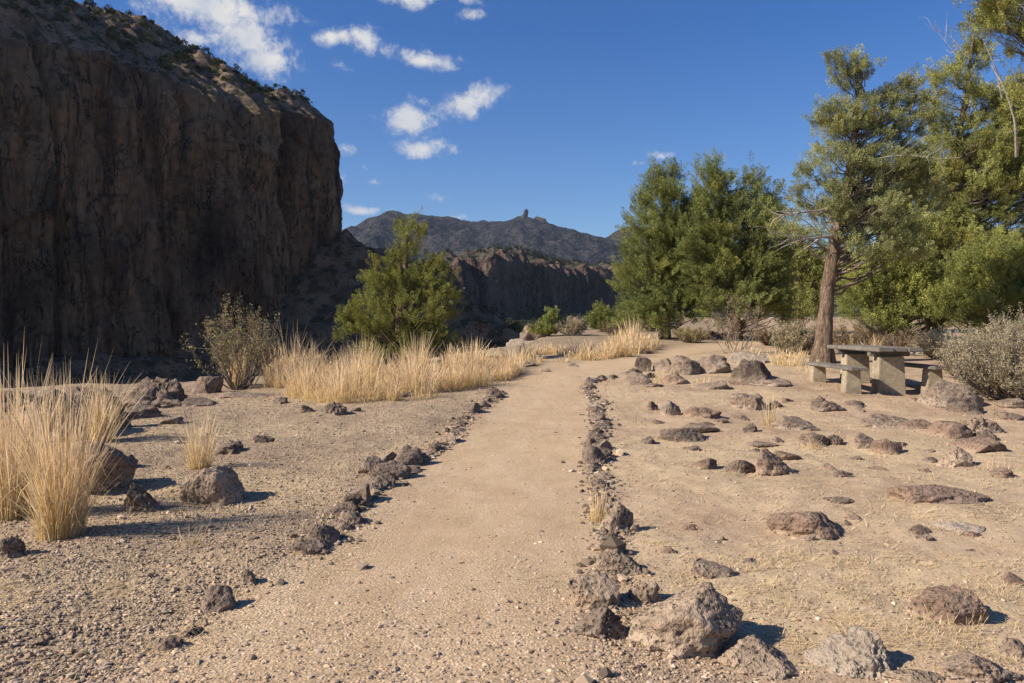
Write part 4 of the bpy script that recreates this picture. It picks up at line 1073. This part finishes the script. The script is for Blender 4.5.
# ------------------------------------------------------------------ shrubs
def shrub(name, label, cat, px, py, d, h, w, nst, per, lw, ll, mat, stem='twig', group=None, upper=.45, sprd=1.0, spr=22, droop=0.):
    x = pxx(px, d); z = float(gz(x, d)[0]); T = empty(name, (x, d, z), label, cat, group)
    paths, C, A, tn = [], [], [], []
    for i in range(nst):
        a = RS.rand() * 6.28; q = RS.rand() ** .6
        e = np.array([math.cos(a) * w / 2 * q, math.sin(a) * w / 2 * q * .9, h * (RS.uniform(.72, 1.02) - .42 * q ** 2)])
        s0 = np.array([math.cos(a) * .06 * w, math.sin(a) * .06 * w, -.03])
        P = bez(s0, e, np.array([e[0], e[1], -.4 * e[2]]) * .25, 7, .02 * h); paths.append((P, np.linspace(.008 + .006 * h, .0025, 7)))
        for _ in range(per):
            t = RS.uniform(upper, 1); k = min(5, int(t * 6)); b = P[k] + (P[k + 1] - P[k]) * (t * 6 - k)
            dr = norm(norm(P[k + 1] - P[k]) + RS.normal(0, .45, 3) + np.array([0, 0, .35]))
            L = h * RS.uniform(.08, .2); paths.append((np.array([b, b + dr * L * .5, b + dr * L]), np.array([.003, .0025, .0015]) * (1 + h * .3)))
            C.append(b); A.append(dr); tn.append(L * 1.15)
    V, Fq = tubes(paths, 4); mesh_np('stems', V, Fq, M[stem], T)
    C = np.array(C); A = np.array(A); L = np.array(tn)
    tint = RS.uniform(.7, 1.25, (len(C), 1)) * np.concatenate([RS.uniform(.92, 1.1, (len(C), 1)), np.ones((len(C), 1)), RS.uniform(.85, 1.1, (len(C), 1))], 1)
    V, Fq, Cc = leaves(C, A, L, L * .22 * sprd, spr, lw, ll, tint)
    mesh_np('foliage', V, Fq, M[mat], T, vcol=Cc)
    return T
shrub('rabbitbrush', 'open yellowish shrub with bare grey twigs on the canyon rim', 'shrub', 238, 388, 17.3, 1.9, 2.2, 36, 17, .022, .042, 'rabbit', stem='twig', upper=.35, spr=9, sprd=1.3)
shrub('sagebrush', 'large pale grey sagebrush at the right frame edge', 'shrub', 1018, 394, 13.6, 1.42, 2.5, 170, 22, .011, .034, 'sage', upper=.25, spr=20)
shrub('sagebrush', 'grey sagebrush just left of the leaning trunk', 'shrub', 795, 354, 23.0, .95, 1.5, 70, 14, .018, .05, 'sage', upper=.25, spr=16)
shrub('dead_shrub', 'spindly half bare shrub on the path edge before the dark junipers', 'shrub', 736, 352, 23.5, 1.75, 1.9, 12, 16, .025, .05, 'twiggy', stem='twig', upper=.4, spr=10, sprd=1.3)
for px, d, h, w, m_, lab in [(850, 24.5, .85, 1.7, 'twiggy', 'brown dry shrub right behind the leaning trunk'),
                             (905, 23.5, .75, 1.8, 'twiggy', 'low brown dry shrub behind the right half of the table'),
                             (878, 26., 1.0, 2.0, 'sage', 'grey brown shrub under the low bright juniper'),
                             (940, 21.0, .8, 1.6, 'sage', 'greyish shrub between the table and the large sagebrush'),
                             (770, 27., .6, 1.3, 'twiggy', 'low brown shrub under the right juniper of the pair'),
                             (690, 28.5, .55, 1.3, 'rabbit', 'small yellow green shrub at the foot of the juniper pair'),
                             (1000, 19.5, .9, 1.8, 'sage', 'tall grey shrub behind the large pale sagebrush'),
                             (572, 33.5, .8, 1.3, 'sage', 'grey shrub right of the small pointed juniper'),
                             (618, 34., .7, 1.6, 'twiggy', 'brown shrub under the left edge of the juniper pair')]:
    shrub('dry_shrub', lab, 'shrub', px, 350, d, h, w, 46, 12, .02, .055, m_, group='low shrubs under the junipers', upper=.2, spr=11)

# fallen dead branches behind the table
paths = []
for _ in range(16):
    a = np.array([pxx(RS.uniform(862, 925), 22.5), 22.5 + RS.uniform(-.7, .7), .5]); a[2] = hz(a[0], a[1]) + .03
    e = a + np.array([RS.normal(0, .7), RS.normal(0, .4), RS.uniform(.02, .55)])
    paths.append((bez(a, e, RS.normal(0, .1, 3), 6), np.linspace(.025, .006, 6)))
V, Fq = tubes(paths, 5)
o = mesh_np('brush_pile', V, Fq, M['deadwood'], smooth=True)
tag(o, 'pile of fallen bare branches behind the picnic table', 'brush pile')

# ------------------------------------------------------------------ far scrub (stuff)
def scrub(name, label, centers, size, per=70, leaf=.35, mat='scrub'):
    C, A, L, tn = [], [], [], []
    for c, s in zip(centers, size):
        m = 7
        off = norm(RS.normal(size=(m, 3))) * s * .38 * RS.rand(m, 1) ** .4; off[:, 2] = np.abs(off[:, 2]) * 1.1
        C.append(c + off); A.append(norm(off + np.array([0, 0, s * .5]))); L.append(np.full(m, s * .5)); tn.append(np.full((m, 3), 1.) * RS.uniform(.6, 1.35))
    C = np.concatenate(C); A = np.concatenate(A); L = np.concatenate(L); tn = np.concatenate(tn)
    V, Fq, Cc = leaves(C, A, L, L * .45, per, leaf * .5, leaf, tn)
    # scale leaves with the plants is not needed: one leaf clump size per stand
    o = mesh_np(name, V, Fq, M[mat], vcol=Cc); tag(o, label, 'scrub', kind='stuff'); return o
def on_top(top, n, lo=.1, hi=1., urange=(0, 1)):
    i = (RS.uniform(urange[0], urange[1], n) * (top.shape[0] - 1)).astype(int); j = (RS.uniform(lo, hi, n) * (top.shape[1] - 1)).astype(int)
    return top[i, j]
c1 = on_top(cl_top, 420, .15, 1., (.2, .75)); s1 = RS.uniform(.7, 2.2, 420)
scrub('cliff_scrub', 'dark scrub dotting the top of the tall cliff', c1, s1, 16, .42)
c2 = on_top(fc_top, 500, .2, 1.); s2 = RS.uniform(1.5, 4, 500)
scrub('far_scrub', 'dark scrub along the top of the distant cliffs', c2, s2, 10, .9)
n = 520; x = RS.uniform(-75, 130, n); y = RS.uniform(200, 470, n) + np.clip(x, 0, 200) * .5; z = -19 + (y - 150) * .048
scrub('canyon_trees', 'dark trees crowding the shaded canyon floor', np.stack([x, y, z], -1), RS.uniform(3, 8, n), 18, .9)

a_ = np.array([-84., 130.]); t_ = norm(np.array([.5427, .84])); n_ = np.array([t_[1], -t_[0]])
S_ = RS.uniform(70, 128, 170); W_ = RS.uniform(4, 60, 170)
Z_ = np.interp(S_, [-90, 0, 30, 45, 58, 68, 78, 86, 96, 108, 125, 150], [-9, -7, -4, -1, 6, 13, 22, 20, 12, -4, -18, -30]) - .5 * W_
X_ = a_[0] + t_[0] * S_ + n_[0] * W_; Y_ = a_[1] + t_[1] * S_ + n_[1] * W_; ok_ = (Z_ < 2) & (512 + F * X_ / Y_ > 425)
scrub('slope_trees', 'dark trees at the foot of the rubble slope below the far cliff', np.stack([X_, Y_, Z_ - .5], -1)[ok_], RS.uniform(2.5, 6, ok_.sum()), 40, .4)

# ------------------------------------------------------------------ picnic table and benches
def box(bm, x0, x1, y0, y1, z0, z1, top=(0, 0), bev=.008):
    vs = []
    for z, k in ((z0, 0), (z1, 1)):
        dx, dy = (top if k else (0, 0))
        vs += [bm.verts.new(v) for v in ((x0 + dx, y0 + dy, z), (x1 - dx, y0 + dy, z), (x1 - dx, y1 - dy, z), (x0 + dx, y1 - dy, z))]
    fs = [bm.faces.new([vs[i] for i in f]) for f in ((0, 3, 2, 1), (4, 5, 6, 7), (0, 1, 5, 4), (1, 2, 6, 5), (2, 3, 7, 6), (3, 0, 4, 7))]
    ed = {e for f in fs for e in f.edges}
    bmesh.ops.bevel(bm, geom=list(ed), offset=bev, segments=2, affect='EDGES')
def bm_obj(name, bm, mat, parent):
    me = bpy.data.meshes.new(name); bm.to_mesh(me); bm.free(); me.materials.append(mat)
    o = bpy.data.objects.new(name, me); COL.objects.link(o); o.parent = parent; return o
def build_table():
    cx, y0, y1 = 6.90, 14.0, 16.55; cy = (y0 + y1) / 2; g = hz(cx, cy) + .01
    T = empty('picnic_table', (cx, cy, g), 'weathered picnic table with thick wooden top on two concrete pedestals', 'picnic table')
    T.rotation_euler = (R(-.9), R(0), R(-1.5))
    L = (y1 - y0) / 2
    for i, (a, b_, e0, e1) in enumerate([(-.39, -.135, .0, .03), (-.129, .129, .05, 0), (.135, .39, .02, .05)]):
        bm = bmesh.new(); box(bm, a, b_, -L + e0, L - e1, .71, .785, bev=.012); bm_obj('tabletop_plank', bm, M['wood'], T)
    for yy in (-L + .52, L - .52):
        bm = bmesh.new(); box(bm, -.36, .36, yy - .06, yy + .06, .62, .708); bm_obj('crossbeam', bm, M['wood'], T)
        bm = bmesh.new(); box(bm, -.25, .25, yy - .17, yy + .17, -.12, .618, (.03, .02), .012); bm_obj('pedestal', bm, M['concrete'], T)
    for sx, side in ((-.72, 'left'), (.70, 'right')):
        g2 = hz(cx + sx, cy) + .01
        B = empty('bench', (cx + sx, cy - (.0 if sx < 0 else .1), g2), 'wooden plank bench on concrete blocks at the %s side of the picnic table' % side, 'bench', 'benches at the picnic table')
        B.rotation_euler = (R(-.9), 0, R(-1.5))
        for a, b_ in ((-.15, -.003), (.003, .15)):
            bm = bmesh.new(); box(bm, a, b_, -L + .02, L - .03, .40, .46, bev=.010); bm_obj('seat_plank', bm, M['wood'], B)
        for yy in (-L + .42, L - .42):
            bm = bmesh.new(); box(bm, -.15, .15, yy - .14, yy + .14, -.12, .397, (.03, .02), .012); bm_obj('support_block', bm, M['concrete'], B)
build_table()

# ------------------------------------------------------------------ light, sky
SUN_EL = R(33); sdir = Vector((-math.cos(R(15)) * math.cos(SUN_EL), -math.sin(R(15)) * math.cos(SUN_EL), math.sin(SUN_EL)))
sl = bpy.data.lights.new('sun', 'SUN'); sl.energy = 5.0; sl.angle = R(.53); sl.color = (1, .91, .78)
so = bpy.data.objects.new('sun', sl); COL.objects.link(so); so.rotation_euler = (-sdir).to_track_quat('-Z', 'Y').to_euler()
so.location = (-20, -5, 30)
w = bpy.data.worlds.new('World'); scene.world = w; w.use_nodes = True
nt = w.node_tree; nt.nodes.clear(); b = N(nt)
sky = b.n('ShaderNodeTexSky'); sky.sky_type = 'NISHITA'; sky.sun_disc = False
sky.sun_elevation = SUN_EL; sky.sun_rotation = math.atan2(sdir.x, sdir.y)
sky.altitude = 900; sky.air_density = 1.0; sky.dust_density = .7; sky.ozone_density = 2.5
tc = b.n('ShaderNodeTexCoord').outputs['Generated']
sep = b.n('ShaderNodeSeparateXYZ'); b.l(tc, sep.inputs[0])
az = b.math('ARCTAN2', sep.outputs[0], sep.outputs[1]); el = b.math('ARCSINE', sep.outputs[2])
cmb = b.n('ShaderNodeCombineXYZ'); b.l(az, cmb.inputs[0]); b.l(el, cmb.inputs[1])
warp = b.n('ShaderNodeTexNoise'); b.l(cmb.outputs[0], warp.inputs['Vector']); warp.inputs['Scale'].default_value = 16; warp.inputs['Detail'].default_value = 4
wv = b.n('ShaderNodeVectorMath', operation='MULTIPLY_ADD'); b.l(warp.outputs['Color'], wv.inputs[0]); wv.inputs[1].default_value = (.055, .04, 0); wv.inputs[2].default_value = (-.0275, -.02, 0)
wa = b.n('ShaderNodeVectorMath', operation='ADD'); b.l(cmb.outputs[0], wa.inputs[0]); b.l(wv.outputs[0], wa.inputs[1]); cv = wa.outputs[0]
CLOUDS = [(205, 14, 62, 20, -8, 1), (250, 44, 46, 20, -18, 1), (268, 64, 32, 14, -5, 1), (175, 2, 36, 14, 0, 1), (205, 46, 30, 10, 0, .9), (240, 10, 60, 12, -4, .8), (295, 24, 24, 8, 0, .45), (337, 45, 20, 11, 0, 1), (369, 45, 14, 15, 20, 1),
          (424, 60, 36, 8, -4, .95), (410, 4, 26, 9, 0, .9), (455, 1, 24, 6, 0, .9), (470, 18, 13, 7, 10, .6), (470, 103, 30, 13, 12, 1.05), (412, 122, 30, 14, 0, 1.05), (425, 146, 30, 8, -5, .9), (423, 100, 14, 5, 0, .6),
          (362, 207, 24, 5, -4, .8), (344, 154, 10, 8, 0, .65), (374, 179, 10, 5, 0, .6), (438, 197, 24, 5, 0, .45), (658, 153, 15, 5, 0, .7), (634, 166, 9, 4, 0, .55), (345, 178, 9, 4, 0, .55), (345, 72, 14, 5, 0, .45), (290, 98, 14, 5, 0, .55), (395, 205, 20, 4, 0, .35), (455, 215, 16, 5, 0, .5), (365, 172, 8, 3, 0, .4)]
acc = None
for px, py, rx, ry, ro, wt in CLOUDS:
    A_ = math.atan2(px - 512, F); E_ = math.atan2((HZ - py), math.hypot(F, px - 512))
    ca = math.cos(A_)
    mp = b.n('ShaderNodeMapping', vector_type='TEXTURE'); b.l(cv, mp.inputs[0])
    mp.inputs['Location'].default_value = (A_, E_, 0); mp.inputs['Rotation'].default_value = (0, 0, R(ro)); mp.inputs['Scale'].default_value = (rx / F * ca ** 2 * 1.48, ry / F * ca * 1.48, 1)
    ln = b.n('ShaderNodeVectorMath', operation='LENGTH'); b.l(mp.outputs[0], ln.inputs[0])
    mk = b.mr(ln.outputs['Value'], 1.15, 0., 0., wt)
    acc = mk if acc is None else b.math('MAXIMUM', acc, mk)
fb = b.noise(cmb.outputs[0], 34, 9, .68, dist=.3); fb2 = b.noise(cmb.outputs[0], 120, 6, .7); fb3 = b.noise(cmb.outputs[0], 20, 4, .5)
dn = b.math('ADD', b.math('MULTIPLY', acc, 1.25), b.math('MULTIPLY', b.math('SUBTRACT', fb, .5), 1.7))
dn = b.math('ADD', dn, b.math('MULTIPLY', b.math('SUBTRACT', fb2, .5), .8))
alpha = b.mr(dn, .30, 1.12, 0., 1., smooth=True)
alpha = b.math('MULTIPLY', alpha, b.mr(acc, 0.02, .3))
ccol = b.mix(b.mr(fb3, .35, .65), (.70, .75, .86), (1.0, .985, .96))
SKY_S = .060
tn = b.mix(b.mr(el, .06, .34), (.80, 1.0, 1.28), (.40, .80, 1.34))
skc = b.mix(1., sky.outputs[0], tn, 'MULTIPLY')
bg1 = b.n('ShaderNodeBackground'); b.l(skc, bg1.inputs[0]); bg1.inputs[1].default_value = SKY_S
bg2 = b.n('ShaderNodeBackground'); b.l(ccol, bg2.inputs[0]); bg2.inputs[1].default_value = .50
mx = b.n('ShaderNodeMixShader'); b.l(alpha, mx.inputs[0]); b.l(bg1.outputs[0], mx.inputs[1]); b.l(bg2.outputs[0], mx.inputs[2])
wo = b.n('ShaderNodeOutputWorld'); b.l(mx.outputs[0], wo.inputs[0])

# ------------------------------------------------------------------ air
HAZE = 0.00006
if HAZE:
    bm = bmesh.new(); bmesh.ops.create_cube(bm, size=1)
    me = bpy.data.meshes.new('haze'); bm.to_mesh(me); bm.free()
    ho = bpy.data.objects.new('haze', me); COL.objects.link(ho)
    zlo, zhi = -60., 330.
    ho.scale = (7600, 6600, zhi - zlo); ho.location = (0, 2500, (zhi + zlo) / 2)
    m, nt2 = newmat('haze_air'); b2 = N(nt2)
    pv = b2.n('ShaderNodeVolumePrincipled'); pv.inputs['Color'].default_value = (.66, .80, 1, 1); pv.inputs['Density'].default_value = HAZE; pv.inputs['Anisotropy'].default_value = .2
    oo = b2.n('ShaderNodeOutputMaterial'); b2.l(pv.outputs[0], oo.inputs['Volume']); me.materials.append(m)
    tag(ho, 'thin blue air between the path and the far mountain', 'haze', kind='stuff')

# ------------------------------------------------------------------ camera
cd = bpy.data.cameras.new('camera'); cd.lens = F / 1024 * 36; cd.sensor_width = 36; cd.clip_start = .05; cd.clip_end = 20000
co = bpy.data.objects.new('camera', cd); COL.objects.link(co); co.location = (0, 0, CAMZ)
co.rotation_euler = (math.pi / 2 - math.atan((341.5 - HZ) / F), 0, 0); scene.camera = co
scene.render.resolution_x = 1024; scene.render.resolution_y = 683
scene.render.engine = 'CYCLES'
cy = scene.cycles; cy.max_bounces = 6; cy.diffuse_bounces = 4; cy.transmission_bounces = 2; cy.volume_bounces = 0; cy.glossy_bounces = 2
cy.use_denoising = True
try: cy.denoiser = 'OPENIMAGEDENOISE'
except Exception: pass
vs = scene.view_settings; vs.view_transform = 'Standard'; vs.look = 'None'; vs.exposure = .66; vs.gamma = 1
